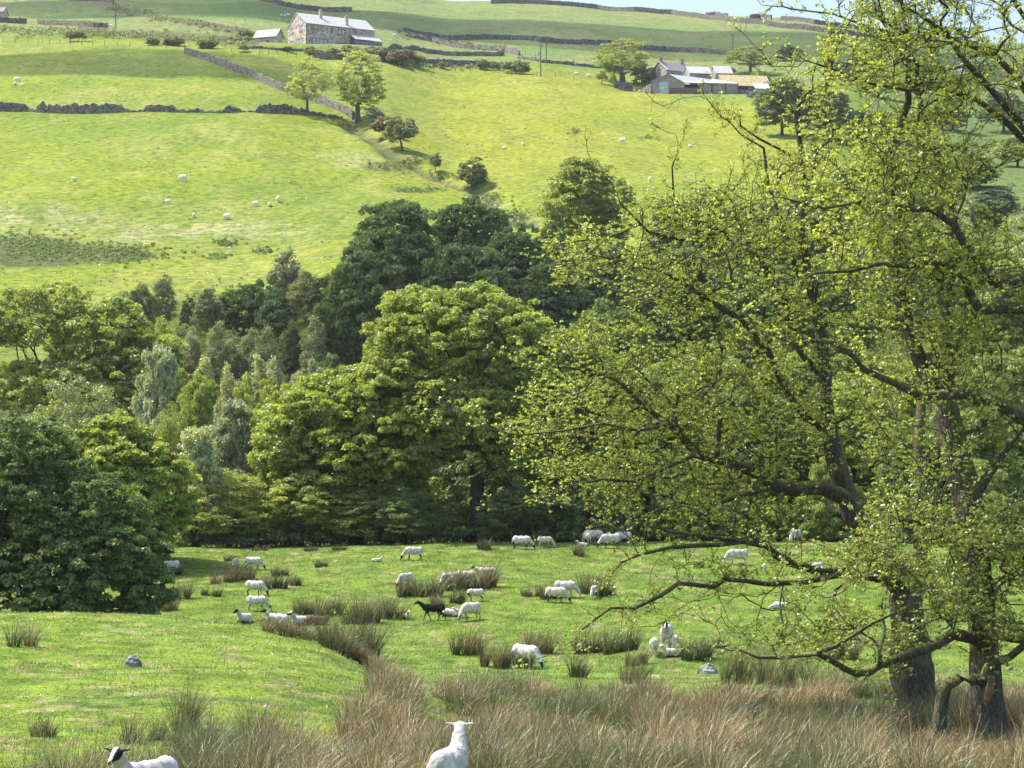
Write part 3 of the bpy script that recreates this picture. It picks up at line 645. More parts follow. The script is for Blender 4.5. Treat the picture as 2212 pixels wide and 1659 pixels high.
# ------------------------------------------------------------ trees on the far side of the valley
FAR = 'trees on the slope across the valley'
for (u, d, top, wd, key, lf, lab, nm) in [
    (850, 216, 424, 340, 'far_oak_wide', 'darkoak', 'largest dark green oak across the valley with a humped top', 'oak_tree'),
    (770, 210, 540, 220, 'far_oak', 'darkoak', 'dark oak at the lower left side of the humped dark oak', 'oak_tree'),
    (1020, 230, 420, 270, 'far_oak', 'darkoak', 'dark spreading oak right behind the humped dark oak', 'oak_tree'),
    (1010, 208, 520, 310, 'far_oak_wide', 'darkoak', 'dark rounded oak low in front of the pair of dark oaks', 'oak_tree'),
    (1110, 222, 480, 230, 'far_oak', 'darkoak', 'dark oak on the right end of the dark group beside the gully', 'oak_tree'),
    (1180, 208, 560, 240, 'far_oak_wide', 'dark', 'very dark tree between the dark oaks and the alder', 'oak_tree'),
    (1270, 255, 335, 232, 'far_oak_wide', 'mid', 'large round pale green tree alone at the mouth of the gully', 'lime_tree'),
    (1190, 250, 482, 110, 'bush', 'bush', 'small olive bush between the gully and the round pale tree', 'hazel_bush'),
    (1330, 216, 510, 230, 'far_oak', 'dark', 'dark tree below the round pale green tree', 'oak_tree'),
    (1440, 236, 430, 120, 'far_oak_wide', 'blue', 'bluish green tree right of the round pale tree', 'oak_tree'),
    (1530, 230, 402, 170, 'far_oak', 'dark', 'dark tree in the alder twigs at the foot of the bright field', 'oak_tree'),
    (1640, 228, 430, 230, 'far_oak_wide', 'dark', 'dark tree behind the upper left alder boughs', 'oak_tree'),
    (1760, 232, 400, 250, 'far_oak', 'blue', 'bluish dark tree behind the middle alder boughs', 'oak_tree'),
    (800, 216, 610, 190, 'far_oak_wide', 'darkoak', 'dark oak under the left side of the dark group behind the round oak', 'oak_tree'),
    (920, 214, 600, 220, 'far_oak', 'darkoak', 'dark oak in the shade right above the round oak top', 'oak_tree'),
    (1060, 212, 590, 220, 'far_oak_wide', 'dark', 'dark tree filling the hollow right above the round oak', 'oak_tree'),
    (1190, 208, 620, 200, 'far_oak', 'dark', 'dark tree between the round oak and the first alder tips', 'oak_tree'),
    (1300, 212, 600, 200, 'far_oak_wide', 'dark', 'dark tree behind the first alder tips', 'oak_tree'),
    (1460, 208, 530, 280, 'far_oak_wide', 'dark', 'dark tree low in the valley behind the alder crown', 'oak_tree'),
    (1620, 205, 540, 280, 'far_oak', 'darkoak', 'dark oak low in the valley behind the alder centre', 'oak_tree'),
    (1800, 206, 540, 280, 'far_oak_wide', 'darkoak', 'dark oak deep behind the alder forks', 'oak_tree'),
    (1980, 208, 520, 290, 'far_oak', 'bush', 'green oak deep behind the upper trunk of the alder', 'oak_tree'),
    (2160, 206, 530, 290, 'far_oak_wide', 'mid', 'green oak low in the valley at the right edge', 'oak_tree'),
    (1690, byrow(1690, 292), 165, 140, 'far_oak_wide', 'dark', 'round dark tree just below the yellow-roofed barn', 'oak_tree'),
    (1790, byrow(1790, 300), 190, 150, 'far_oak', 'dark', 'dark tree right of the round one below the barn', 'oak_tree'),
    (1345, byrow(1345, 178), 85, 163, 'ash_tall', 'mid', 'tall open grey-green tree left of the stone farmhouse on the right', 'ash_tree'),
    (1622, byrow(1622, 158), 97, 138, 'ash', 'mid', 'pale green spreading tree behind the yellow-roofed barn', 'ash_tree'),
    (1705, byrow(1705, 132), 96, 70, 'far_oak_wide', 'blue', 'dark bluish trees clump right of the pale spreading tree', 'oak_tree'),
    (1570, byrow(1570, 166), 142, 40, 'hawthorn', 'blue', 'small dark tree left of the pale spreading tree behind the barns', 'hawthorn'),
    (1395, byrow(1395, 186), 140, 60, 'hawthorn_round', 'bush', 'dark round shrub against the gable of the stone farmhouse', 'hawthorn'),
    (1325, byrow(1325, 184), 160, 20, 'hawthorn', 'bright', 'tiny bright yellow-green tree right of the tall open tree', 'hawthorn'),
    (1300, byrow(1300, 182), 150, 28, 'hawthorn', 'bright', 'tiny yellow-green sapling in front of the tall open tree', 'hawthorn'),
    (1640, 520, 150, 60, 'far_oak', 'mid', 'small tree peeping over the right end of the yellow roof', 'oak_tree'),
    (663, byrow(663, 246), 122, 120, 'ash', 'ash', 'left one of the two bright ash trees on the ruined wall', 'ash_tree'),
    (772, byrow(772, 263), 100, 151, 'ash_tall', 'ash', 'right, taller and twiggier of the two ash trees by the wall', 'ash_tree'),
    (806, byrow(806, 272), 228, 48, 'hawthorn', 'grey', 'thin greyish shrub at the foot of the taller ash', 'hawthorn'),
    (832, byrow(832, 300), 250, 66, 'hawthorn', 'rust', 'brownish leafed hawthorn above the gully', 'hawthorn'),
    (868, byrow(868, 326), 250, 92, 'hawthorn', 'haw', 'dark trunked wide hawthorn on the gully edge', 'hawthorn'),
    (940, byrow(940, 373), 332, 36, 'hawthorn', 'haw', 'small thin hawthorn halfway down the gully', 'hawthorn'),
    (1022, byrow(1022, 403), 336, 66, 'hawthorn_round', 'haw', 'round dense dark hawthorn beside the lower gully', 'hawthorn')]:
    T(nm, key, u, d, top, wd, lf, lab, 'bush' if 'bush' in nm else 'tree', FAR, bark=BK_GREY if key in ('ash_tall', 'ash') else None)
r = rng(77)
RV = 'trees on the rough valley side behind the alder'
desc = ['upper', 'middle', 'lower']
k = 0
for (u, d, top, wd, lf, where) in [(1830, 560, 128, 90, 'blue', 'just under the skyline left of the pale house'), (1900, 520, 150, 110, 'mid', 'below the pale house to its left'), (1985, 540, 140, 90, 'blue', 'directly left of the pale house'),
        (2060, 470, 215, 120, 'mid', 'in the meadow below the pale house'), (2170, 480, 190, 120, 'blue', 'right of the pale house near the edge'), (1870, 420, 235, 130, 'bush', 'half way up behind the alder top'),
        (1980, 380, 290, 150, 'blue', 'half way up behind the twin upper stems'), (2100, 360, 330, 150, 'bush', 'half way up near the right edge'), (2200, 400, 290, 110, 'mid', 'half way up, cut by the right edge'),
        (1860, 310, 350, 170, 'darkoak', 'low behind the thick boughs'), (2010, 300, 390, 180, 'bush', 'low behind the forked upper limb'), (2150, 290, 410, 180, 'blue', 'low at the right edge above the wood')]:
    T('oak_tree', ('far_oak', 'far_oak_wide')[k % 2], u, d, top, wd, lf, 'distant tree ' + where, 'tree', RV); k += 1
# ------------------------------------------------------------ young birches in the valley bottom
BI = 'young birches and scrub in the valley bottom'
bl = [(330, 232, 586, 117, 'birch_pair', 'birch', 'grey-green birch standing highest on the left below the pasture'),
      (620, 236, 532, 109, 'birch', 'grey', 'thin grey birch left of the dark oaks, top of the birch group'),
      (280, 230, 625, 83, 'hawthorn', 'haw', 'dark leaning thorn left of the highest grey-green birch'),
      (410, 232, 640, 54, 'hawthorn_round', 'dark', 'dark small bush between the left birches'),
      (450, 228, 615, 95, 'birch', 'birch', 'slim birch with a brownish top, third from the left'),
      (520, 232, 612, 129, 'hawthorn_round', 'dark', 'round dark bush in the middle of the birch group'),
      (570, 230, 600, 102, 'hawthorn_round', 'dark', 'dark bush touching the left side of the thin grey birch'),
      (600, 224, 640, 135, 'hawthorn', 'dark', 'low dark thorn under the thin grey birch'),
      (660, 232, 580, 120, 'birch', 'birch', 'tall birch just left of the dark oaks'),
      (700, 226, 590, 109, 'birch', 'bush', 'dull green birch against the dark oaks'),
      (350, 205, 680, 102, 'birch', 'bright', 'bright young conifer-shaped tree above the whitish willow'),
      (415, 210, 700, 109, 'birch_pair', 'birch', 'birch pair right of the bright young tree'),
      (470, 205, 690, 102, 'birch', 'birch', 'birch in the second row, left of centre'),
      (520, 208, 705, 109, 'birch_pair', 'birch', 'leaning birch pair in the centre of the group'),
      (575, 205, 700, 95, 'birch', 'birch', 'narrow birch right of the leaning pair'),
      (625, 210, 690, 117, 'birch_pair', 'bush', 'dull birch pair below the low dark thorn'),
      (680, 205, 680, 109, 'birch', 'birch', 'silvery birch in front of the dull green one'),
      (725, 208, 655, 139, 'birch_pair', 'bush', 'dark grey birch pair nearest the dark oaks'),
      (760, 214, 640, 153, 'birch_pair', 'bush', 'shaded birches under the left side of the dark oaks'),
      (440, 190, 765, 109, 'birch', 'birch', 'short birch low on the left of the front row'),
      (500, 188, 780, 109, 'birch_pair', 'birch', 'short paired birches in the front row'),
      (560, 190, 760, 102, 'birch', 'birch', 'short birch in the middle of the front row'),
      (615, 188, 765, 109, 'birch_pair', 'birch', 'leafy short birches right in the front row'),
      (665, 190, 770, 94, 'hawthorn_round', 'grey', 'grey-green willow scrub at the right end of the front row'),
      (720, 192, 760, 108, 'hawthorn_round', 'bush', 'dark scrub at the foot of the shaded birches'),
      (770, 186, 790, 108, 'hawthorn_round', 'bush', 'dark scrub behind the left shoulder of the big round oak'),
      (380, 190, 790, 81, 'hawthorn_round', 'mid', 'green scrub left of the short birches'),
      (545, 172, 800, 121, 'hawthorn_round', 'mid', 'green scrub above the bright treetop')]
for (u, d, top, wd, key, lf, lab) in bl:
    T('birch' if 'birch' in key else 'scrub_bush', key, u, d, top, wd, lf, lab, 'tree' if 'birch' in key else 'bush', BI, bark=BK_BIRCH if 'birch' in key else None)
# ------------------------------------------------------------ thorns and shrubs round the houses
HW = 'thorns and shrubs along the hill walls'
sh = [(668, byrow(668, 127), 100, 37, 'hawthorn', 'haw', 'little thorn tree in front of the big stone house corner'), (718, byrow(718, 128), 102, 37, 'hawthorn', 'haw', 'thorn under the upper windows of the big stone house'),
      (757, byrow(757, 128), 97, 52, 'hawthorn_round', 'haw', 'thorn in front of the glazed porch'), (795, byrow(795, 130), 100, 50, 'hawthorn_round', 'haw', 'dark shrub right below the glazed porch'), (822, byrow(822, 132), 100, 42, 'hawthorn', 'haw', 'thorn just right of the glazed porch'),
      (855, byrow(855, 140), 108, 52, 'hawthorn_round', 'rust', 'brownish shrub right of the big house on the retaining wall'), (878, byrow(878, 140), 106, 50, 'hawthorn', 'rust', 'tall rusty thorn on the retaining wall'), (902, byrow(902, 145), 116, 42, 'hawthorn', 'haw', 'dark thorn at the end of the rusty thorns'),
      (955, byrow(955, 148), 132, 25, 'hawthorn', 'haw', 'thin tree alone on the retaining wall'), (1042, byrow(1042, 150), 126, 30, 'hawthorn_round', 'haw', 'shrub left of the dark green ball shrub'), (1068, byrow(1068, 152), 132, 25, 'hawthorn_round', 'haw', 'small shrub next to the dark green ball shrub'),
      (1100, byrow(1100, 158), 132, 32, 'hawthorn', 'dark', 'dark green ball-headed little tree on the wall end'), (1126, byrow(1126, 160), 128, 42, 'hawthorn_round', 'haw', 'grey-green shrub at the right end of the wall'),
      (150, byrow(150, 90), 66, 37, 'hawthorn', 'haw', 'left one of the pair of thorns on the far left fence'), (167, byrow(167, 90), 66, 37, 'hawthorn', 'haw', 'right one of the pair of thorns on the far left fence'),
      (328, byrow(328, 98), 80, 30, 'hawthorn_round', 'haw', 'round bush left of the diagonal wall end'), (372, byrow(372, 98), 80, 50, 'hawthorn_round', 'haw', 'wide bush touching the diagonal wall end'), (447, byrow(447, 105), 84, 55, 'hawthorn_round', 'haw', 'wide bush right above the start of the diagonal wall'),
      (525, byrow(525, 112), 96, 30, 'hawthorn', 'haw', 'small thorn left below the low annex'), (620, byrow(620, 112), 100, 32, 'hawthorn', 'haw', 'low thorn below the gable of the big house')]
for (u, d, top, wd, key, lf, lab) in sh:
    T('hawthorn', key, u, d, top, wd, lf, lab, 'bush', HW)

sp = []; r = rng(88)
def sc(poly, n, hh, sig):
    for i in range(n):
        t_ = r.random() * (len(poly) - 1); k_ = int(t_); f_ = t_ - k_; u = poly[k_][0] * (1 - f_) + poly[k_ + 1][0] * f_ + r.normal() * 4; v = poly[k_][1] * (1 - f_) + poly[k_ + 1][1] * f_ + r.normal() * sig
        p = G(u, v, 330, 900)
        if vn(np.array([p[0] / 5.]), np.array([p[1] / 5.]), 29)[0] < .38: continue
        sp.append((p[0], p[1], p[2] + hh * r.random()))
sc([(0, 68), (150, 72), (280, 76), (420, 84), (540, 94)], 420, .5, 5); sc([(230, 20), (330, 36), (420, 54), (540, 74)], 320, .5, 4); sc([(870, 76), (960, 92), (1100, 110)], 160, .4, 2.5); sc([(850, 140), (980, 143), (1120, 150)], 160, .4, 4)
sc([(640, 121), (760, 126), (830, 130)], 60, .5, 2)
thicket('bracken', sp, 33, 'haw', 'dull bracken and rushes on the banks round the upper fields', 22, .3, .7)
sp = []
def sg(u0, v0, ru, rv, n, hh):
    for i in range(n):
        p = G(u0 + r.normal() * ru, v0 + r.normal() * rv, 220, 480); sp.append((p[0], p[1], p[2] + hh * r.random()))
for a in ((840, 360, 30, 5, 60, .4), (900, 350, 20, 6, 40, .5), (960, 385, 16, 4, 30, .4), (1060, 430, 12, 8, 40, .4), (1120, 470, 16, 8, 60, .5), (905, 411, 28, 3, 50, .2), (60, 530, 80, 14, 300, .05), (210, 548, 80, 12, 240, .05), (490, 528, 18, 4, 40, .3), (470, 555, 14, 3, 26, .2), (565, 545, 12, 3, 22, .3), (1248, 286, 12, 3, 16, .3), (1400, 300, 14, 3, 20, .2), (290, 550, 25, 6, 50, .25), (520, 640, 60, 12, 80, .3)): sg(*a)
thicket('rush_patches', sp, 34, 'bush', 'dull rush patches and weeds in the pasture and along the gully', 16, .17, .3)

sp = []; n_ = 9000; uu = r.uniform(-60, 2270, n_); dd_ = 250 * (900 / 250) ** r.random(n_); xx = (uu - CU) / F * dd_; zz = H(xx, dd_); k_ = vn(xx / 4, dd_ / 7, 44) + .35 * (r.random(n_) - .5)
kk_ = k_ > .60; sp = np.stack([xx[kk_], dd_[kk_], zz[kk_] + .02], 1)
V, Fq, c = leaves(sp, .38, 4, .22, 35, flat=.25, up=.8, tone=.4); tag(link('pasture_tufts', mesh('pasture_tufts', V, Fq, [LF['haw']], col=c)), 'scattered tufts and thistles over the far pasture', 'grass tufts', kind='stuff')
# ------------------------------------------------------------ the near alders on the right
def limb(pts, d0, d1=None):
    d1 = d0 if d1 is None else d1; n = len(pts); o = []
    for i, (u, v, rp) in enumerate(pts):
        d = d0 + (d1 - d0) * i / max(1, n - 1); p = Pt(u, v, d); o.append((p[0], p[1], p[2], rp * d / F))
    return o
LB = np.array([(-300, 1700), (-60, 1760), (0, 1850), (30, 1720), (90, 1690), (140, 1720), (180, 1700), (220, 1740), (265, 1640), (300, 1650), (340, 1590), (400, 1560), (430, 1330), (470, 1290), (500, 1170), (550, 1135), (600, 1150), (650, 1215), (700, 1210), (750, 1165), (800, 1130),
               (850, 1115), (900, 1120), (925, 1050), (950, 1090), (1000, 1120), (1050, 1115), (1100, 1150), (1140, 1230), (1185, 1400), (1230, 1400), (1280, 1300), (1330, 1250), (1380, 1560), (1430, 1640), (1480, 1900)], float)
def dens(u, v):
    lb = np.interp(v, LB[:, 0], LB[:, 1]); k = ss(0, 90, u - lb) * .75 + .25 * (u > lb)
    k = k * np.where(v > 1185, np.where(u < 1560, .10, .5), 1.0) * np.where((v > 1110) & (v <= 1185) & (u < 1600), .12, 1.0) * np.where(v > 1400, .35, 1.0)
    k = k * np.where((u > 1720) & (v > 760) & (v < 1100), .62, 1.0)
    k = k * np.where((v < 330) & (u > 1700), .75, 1.0) * np.where((v < 330) & (u < 1760), .45, 1.0) * np.where((v > 210) & (v < 330) & (u < 1700), .25, 1.0)
    k = k * np.where((u > 1230) & (u < 1420) & (v > 590) & (v < 690), .45, 1)
    g = fbm(u / 80, v / 46, 41, 3); fl = np.where((u < 1750) & (v > 380) & (v < 1120), 0.14, .05); k = k * (fl + (1 - fl) * ss(.41, .53, g))
    return k * (u > lb)
def scatter_targets(n, seed, keep, dc, dr):
    r = rng(seed); out = []
    while len(out) < n:
        u = r.uniform(1030, 2460, 4000); v = r.uniform(-260, 1470, 4000); q = r.random(4000) < dens(u, v) * keep(u, v)
        for a, b in zip(u[q], v[q]):
            d = dc + dr * (r.random() * 2 - 1) * (1 if a > 1500 else .75); out.append(Pt(a, b, d))
            if len(out) >= n: break
    return np.array(out)
def spur_twigs(tips, D, seed, n=3, L=.26, rad=.0055):
    r = rng(seed); K = len(tips) * n; p = np.repeat(tips, n, 0); d = r.normal(size=(K, 3)); d[:, 2] += .25; d += np.repeat(D, n, 0) * 1.0; d /= np.linalg.norm(d, axis=1)[:, None]
    p = p - np.repeat(D, n, 0) * (r.random(K) * .35)[:, None]
    l = (L * (.5 + r.random(K)))[:, None]; a = np.cross(d, r.normal(size=(K, 3))); a /= np.linalg.norm(a, axis=1)[:, None]; b = np.cross(d, a)
    e = p + d * l; kink = p + d * l * .5 + a * l * .12
    V = np.stack([p + a * rad, p - a * rad * .5 + b * rad, p - a * rad * .5 - b * rad, kink + a * rad * .8, kink - a * rad * .4 + b * rad * .8, kink - a * rad * .4 - b * rad * .8, e + a * rad * .4, e - a * rad * .2 + b * rad * .4, e - a * rad * .2 - b * rad * .4], 1).reshape(-1, 3)
    t = np.arange(K)[:, None] * 9; Fq = []
    for s in (0, 3):
        for i in range(3):
            j = (i + 1) % 3; Fq.append(np.concatenate([t + s + i, t + s + j, t + s + 3 + j, t + s + 3 + i], 1))
    return V, np.concatenate(Fq), e
def alder(label, seed, base, limbs, targets, nl, lsize=.058):
    P, par, RR, ch, D, tips = skeleton(limbs, targets, .2, seed, tip=.0072, power=2.12, ang=.75, plen=.05, sag=.15, wig=.16, rmin=1.0)
    V, Fq = tubes(P, par, RR, ch, 5, 0, 14, knob=.07)
    tp = P[tips]; td = D[tips]
    sV, sF, se = spur_twigs(tp, td, seed + 1, 6)
    n0 = len(V); V = np.concatenate([V, sV]); Fq = np.concatenate([Fq, sF + n0])
    c = np.concatenate([tp, se]); lV, lF, lc = leaves(c, .065, nl, lsize, seed + 2, flat=.85, up=.55, asp=1.15, tone=.25, hollow=.15, out=.4)
    b = Vector(base); root = empty('alder_tree', b)
    tm = mesh('trunk', V - np.array(base), Fq, [BK_ALDER], smooth=True); link('trunk', tm, root)
    link('crown', mesh('crown', lV - np.array(base), lF, [LF['alder']], col=lc), root)
    tag(root, label, 'tree', 'near alders on the right'); return root
gA = G(2138, 1612, 30, 70); dA = gA[1]; gB = G(1998, 1575, 30, 75); dB = gB[1]
A_l = [limb([(2140, 1640, 46), (2138, 1600, 40), (2132, 1500, 35), (2125, 1400, 31), (2118, 1300, 30), (2105, 1180, 31), (2087, 1068, 33), (2060, 960, 31), (2037, 869, 28)], dA, dA + 1.5),
       limb([(2037, 869, 20), (1990, 790, 17), (1960, 700, 15), (1938, 610, 13), (1940, 450, 10), (1925, 330, 8), (1962, 220, 7), (1962, 100, 5), (1940, -40, 4)], dA + 1.5, dA + .5),
       limb([(2045, 860, 17), (2047, 770, 14), (2042, 671, 12), (2060, 560, 11), (2050, 430, 9), (2020, 330, 7), (1983, 206, 6), (2034, 155, 4), (2075, 144, 3)], dA + 1.6, dA + 3),
       limb([(2124, 1385, 15), (2095, 1377, 13), (2060, 1369, 13), (2030, 1388, 12), (2000, 1402, 11), (1972, 1410, 11), (1939, 1422, 10), (1902, 1436, 9), (1879, 1451, 9), (1849, 1455, 8), (1823, 1444, 7), (1794, 1425, 7), (1764, 1412, 6), (1720, 1416, 5), (1689, 1420, 5), (1636, 1420, 3), (1600, 1405, 2)], dA, dA - 3),
       limb([(1902, 1436, 6), (1900, 1400, 5), (1912, 1365, 4), (1905, 1320, 3)], dA - 1.5, dA - 1),
       limb([(1764, 1412, 5), (1805, 1396, 5), (1842, 1373, 5), (1883, 1347, 4), (1930, 1325, 3)], dA - 2.7, dA - 1.5),
       limb([(2124, 1470, 15), (2100, 1468, 13), (2070, 1466, 12), (2045, 1480, 13), (2035, 1510, 14), (2030, 1560, 15), (2032, 1600, 17)], dA, dA - .2),
       limb([(2120, 1345, 12), (2150, 1370, 9), (2185, 1380, 8), (2230, 1385, 7)], dA, dA - 1),
       limb([(2135, 1440, 10), (2180, 1420, 9), (2215, 1390, 8), (2260, 1340, 6)], dA, dA + 1),
       limb([(2095, 1150, 10), (2040, 1120, 8), (1990, 1130, 6), (1940, 1120, 4)], dA + 1, dA - 1.5),
       limb([(2090, 1100, 12), (2140, 1020, 9), (2180, 960, 7), (2230, 900, 5)], dA + 1, dA + 2)]
B_l = [limb([(2003, 1600, 50), (1998, 1570, 44), (1975, 1490, 46), (1966, 1420, 46), (1962, 1350, 38), (1950, 1270, 30), (1905, 1195, 26), (1850, 1130, 24), (1825, 1060, 23), (1800, 980, 20), (1782, 870, 17), (1781, 780, 14), (1765, 660, 11), (1730, 520, 9), (1740, 380, 7), (1720, 260, 5)], dB, dB + 1),
       limb([(1965, 1350, 22), (1985, 1240, 17), (1990, 1120, 14), (1985, 980, 12), (1990, 860, 10), (1975, 740, 8)], dB, dB + 2.5),
       limb([(1862, 1108, 19), (1820, 1072, 18), (1775, 1052, 17), (1719, 1057, 16), (1675, 1048, 15), (1640, 1025, 13), (1600, 1008, 12), (1558, 994, 11), (1506, 981, 10), (1475, 945, 8.5), (1446, 917, 7), (1386, 874, 5), (1343, 827, 4), (1283, 801, 3), (1200, 790, 2)], dB + .6, dB - 3),
       limb([(1549, 990, 6), (1556, 900, 6), (1519, 857, 5), (1554, 814, 4), (1560, 760, 3), (1540, 690, 3)], dB - 1.6, dB - 1),
       limb([(1506, 981, 5), (1440, 1010, 4), (1370, 1040, 4), (1300, 1035, 3), (1230, 1050, 2)], dB - 2, dB - 3.6),
       limb([(1640, 1060, 7), (1600, 1070, 6), (1540, 1090, 5), (1470, 1085, 4), (1400, 1110, 3)], dB - 1, dB - 2.4),
       limb([(1960, 1260, 12), (1850, 1240, 10), (1760, 1232, 9), (1711, 1216, 9), (1676, 1199, 8), (1650, 1172, 7), (1627, 1167, 6), (1552, 1177, 5), (1490, 1179, 5), (1441, 1184, 4), (1379, 1199, 3), (1341, 1216, 2.5), (1326, 1234, 2)], dB, dB - 4),
       limb([(1645, 1180, 5), (1580, 1165, 4), (1520, 1158, 4), (1453, 1149, 3), (1380, 1130, 2)], dB - 2, dB - 3),
       limb([(1900, 1215, 9), (1840, 1240, 8), (1805, 1243, 7), (1738, 1258, 6), (1660, 1262, 6), (1610, 1255, 5), (1565, 1251, 6), (1540, 1268, 6), (1500, 1263, 5), (1465, 1260, 5), (1428, 1286, 5), (1371, 1314, 4), (1319, 1313, 3), (1289, 1335, 3), (1254, 1362, 2)], dB, dB - 5),
       limb([(1795, 940, 9), (1740, 900, 8), (1700, 850, 7), (1660, 760, 6), (1600, 690, 5), (1520, 640, 4), (1440, 590, 3), (1330, 560, 2)], dB + 1, dB - 2),
       limb([(1783, 830, 9), (1730, 760, 7), (1700, 660, 6), (1640, 560, 5), (1560, 500, 4), (1480, 470, 3), (1455, 420, 2.5), (1452, 360, 2)], dB + 1, dB),
       limb([(1560, 500, 3), (1480, 520, 3), (1400, 500, 2.5), (1340, 440, 2)], dB, dB - 1),
       limb([(1446, 917, 4), (1380, 930, 3), (1300, 915, 3), (1220, 930, 2), (1120, 940, 2), (1050, 925, 1.5)], dB - 2.6, dB - 3.6),
       limb([(1765, 660, 7), (1720, 590, 6), (1690, 480, 5), (1660, 400, 4), (1650, 320, 3), (1600, 290, 2), (1575, 262, 1.5)], dB + 1, dB),
       limb([(1740, 380, 5), (1700, 330, 3), (1640, 300, 3), (1600, 272, 2)], dB + 1, dB + .5)]
D_l = [limb([(2440, 1640, 50), (2430, 1450, 40), (2410, 1200, 36), (2390, 1000, 32), (2370, 800, 28), (2350, 600, 22), (2330, 420, 16), (2300, 200, 11), (2260, 0, 7)], dA - 1, dA + 1),
       limb([(2400, 1050, 20), (2300, 960, 18), (2211, 904, 15), (2161, 874, 14), (2120, 858, 13), (2087, 850, 12), (2030, 854, 11), (1988, 855, 10), (1938, 830, 8), (1869, 800, 7), (1844, 770, 6), (1800, 740, 4), (1750, 735, 3)], dA - .5, dA - 3),
       limb([(2375, 800, 18), (2290, 700, 16), (2211, 664, 14), (2156, 666, 12), (2117, 671, 11), (2098, 640, 10), (2085, 600, 9), (2060, 578, 8), (2013, 567, 7), (1960, 575, 6), (1900, 570, 5), (1840, 585, 4), (1760, 590, 3)], dA, dA - 2.5),
       limb([(2360, 700, 18), (2280, 610, 16), (2211, 604, 15), (2151, 611, 13), (2117, 581, 11), (2085, 530, 9), (2062, 487, 8), (2013, 452, 7), (1973, 452, 6), (1920, 440, 5), (1864, 435, 4), (1780, 450, 3), (1700, 430, 2.5)], dA, dA - 2),
       limb([(2345, 520, 14), (2270, 360, 11), (2212, 274, 9), (2160, 215, 8), (2120, 170, 7), (2077, 124, 6), (2044, 70, 5), (1999, 41, 4), (1958, 16, 3), (1920, -20, 3)], dA, dA - 1),
       limb([(2330, 420, 12), (2260, 260, 10), (2200, 170, 8), (2150, 120, 7), (2080, 90, 6), (2018, 70, 4), (1960, 80, 3), (1880, 60, 2), (1800, 30, 2), (1730, 22, 1.5)], dA + 1, dA + .5),
       limb([(2340, 480, 12), (2240, 330, 9), (2170, 260, 7), (2110, 215, 6), (2030, 190, 5), (1960, 195, 4), (1880, 180, 3), (1800, 150, 2.5), (1740, 130, 2)], dA + 1, dA - .5),
       limb([(2300, 200, 8), (2240, 80, 6), (2190, 0, 5), (2150, -80, 4)], dA + 1, dA)]
def along(limbs, seed, per=4.0):
    r = rng(seed); out = []
    for L in limbs:
        L = np.array(L); s = np.concatenate([[0], np.cumsum(np.linalg.norm(np.diff(L[:, :3], axis=0), axis=1))])
        if L[:, 3].min() > .2: continue
        for t_ in np.arange(s[-1] * .25, s[-1], 1 / per):
            q = np.array([np.interp(t_, s, L[:, k]) for k in range(4)])
            if q[3] > .11 and r.random() < .8: continue
            out.append(q[:3] + r.normal(size=3) * (.16 + .22 * r.random()) + np.array([0, 0, .12]))
        for k in range(5): out.append(L[-1, :3] + (L[-1, :3] - L[-2, :3]) / np.linalg.norm(L[-1, :3] - L[-2, :3]) * (.2 + .3 * k) + r.normal(size=3) * (.08 + .08 * k))
    return np.array(out)
tA = scatter_targets(1450, 61, lambda u, v: ((u > 1850) & ((v > 850) | (u < 2150))) * 1.0, dA + .5, 3.4)
tB = scatter_targets(2400, 62, lambda u, v: (u < 1950) * np.where(u > 1800, .5, 1.0), dB - .5, 3.2)
tD = scatter_targets(850, 63, lambda u, v: (((u > 2000) & (v < 900)) | ((v < 260) & (u > 1690)) | ((u > 1750) & (v < 600))) * 1.0, dA - .5, 2.6)
tA = np.concatenate([tA, scatter_targets(620, 64, lambda u, v: ((u > 1600) & (v > 1095) & (v < 1400)) * np.where(v > 1330, .5, 1.0) * ss(1095, 1200, v + 60 * (fbm(u / 60, u / 90, 12, 2) - .5)) * ss(1600, 1800, u + 80 * (fbm(v / 40, v / 50, 13, 2) - .5)), dA - .3, 2.6)])
alder('thick straight alder trunk bearing a pale bark scar, in the rushes at the right', 301, (gA[0], gA[1], gA[2]), A_l, np.concatenate([tA, along(A_l, 71)]), 4)
alder('leaning mossy alder just left of the scarred trunk, spreading long limbs far over the meadow', 302, (gB[0], gB[1], gB[2]), B_l, np.concatenate([tB, along(B_l, 72)]), 4)
pD = Pt(2440, 1620, dA - 1); alder('neighbouring alder outside the right edge whose thick mossy boughs reach into the picture', 303, (pD[0], pD[1], hz(pD[0], pD[1])), D_l, np.concatenate([tD, along(D_l, 73)]), 4)

# the pale scar where a bough was lost, on the trunk's near side
ta = [o for o in COL.objects if o.name == 'alder_tree'][0]
import bmesh
bm = bmesh.new(); bmesh.ops.create_icosphere(bm, subdivisions=3, radius=1); iv = np.array([x_.co[:] for x_ in bm.verts]); bm.verts.index_update(); fi = np.array([[q.index for q in x_.verts] for x_ in bm.faces]); bm.free()
ps = Pt(2131, 1486, dA) - np.array([gA[0], gA[1], gA[2]]); kx_ = dA / F
q = iv * (.85 + .3 * fbm(iv[:, 0] * 3, iv[:, 2] * 3, 5, 2)[:, None]) * np.array([10 * kx_, .05, 30 * kx_]); q[:, 0] += .04 * np.sin(q[:, 2] * 6)
sc_ = link('bark_scar', mesh('bark_scar', q, fi, [simple('bare_wood', (.27, .165, .10), .85, .35, 9, .1, bump=.5)], smooth=True), ta, tuple(ps + np.array([0, -.285, 0])))
sc_['label'] = 'pale orange-brown scar of bare wood'
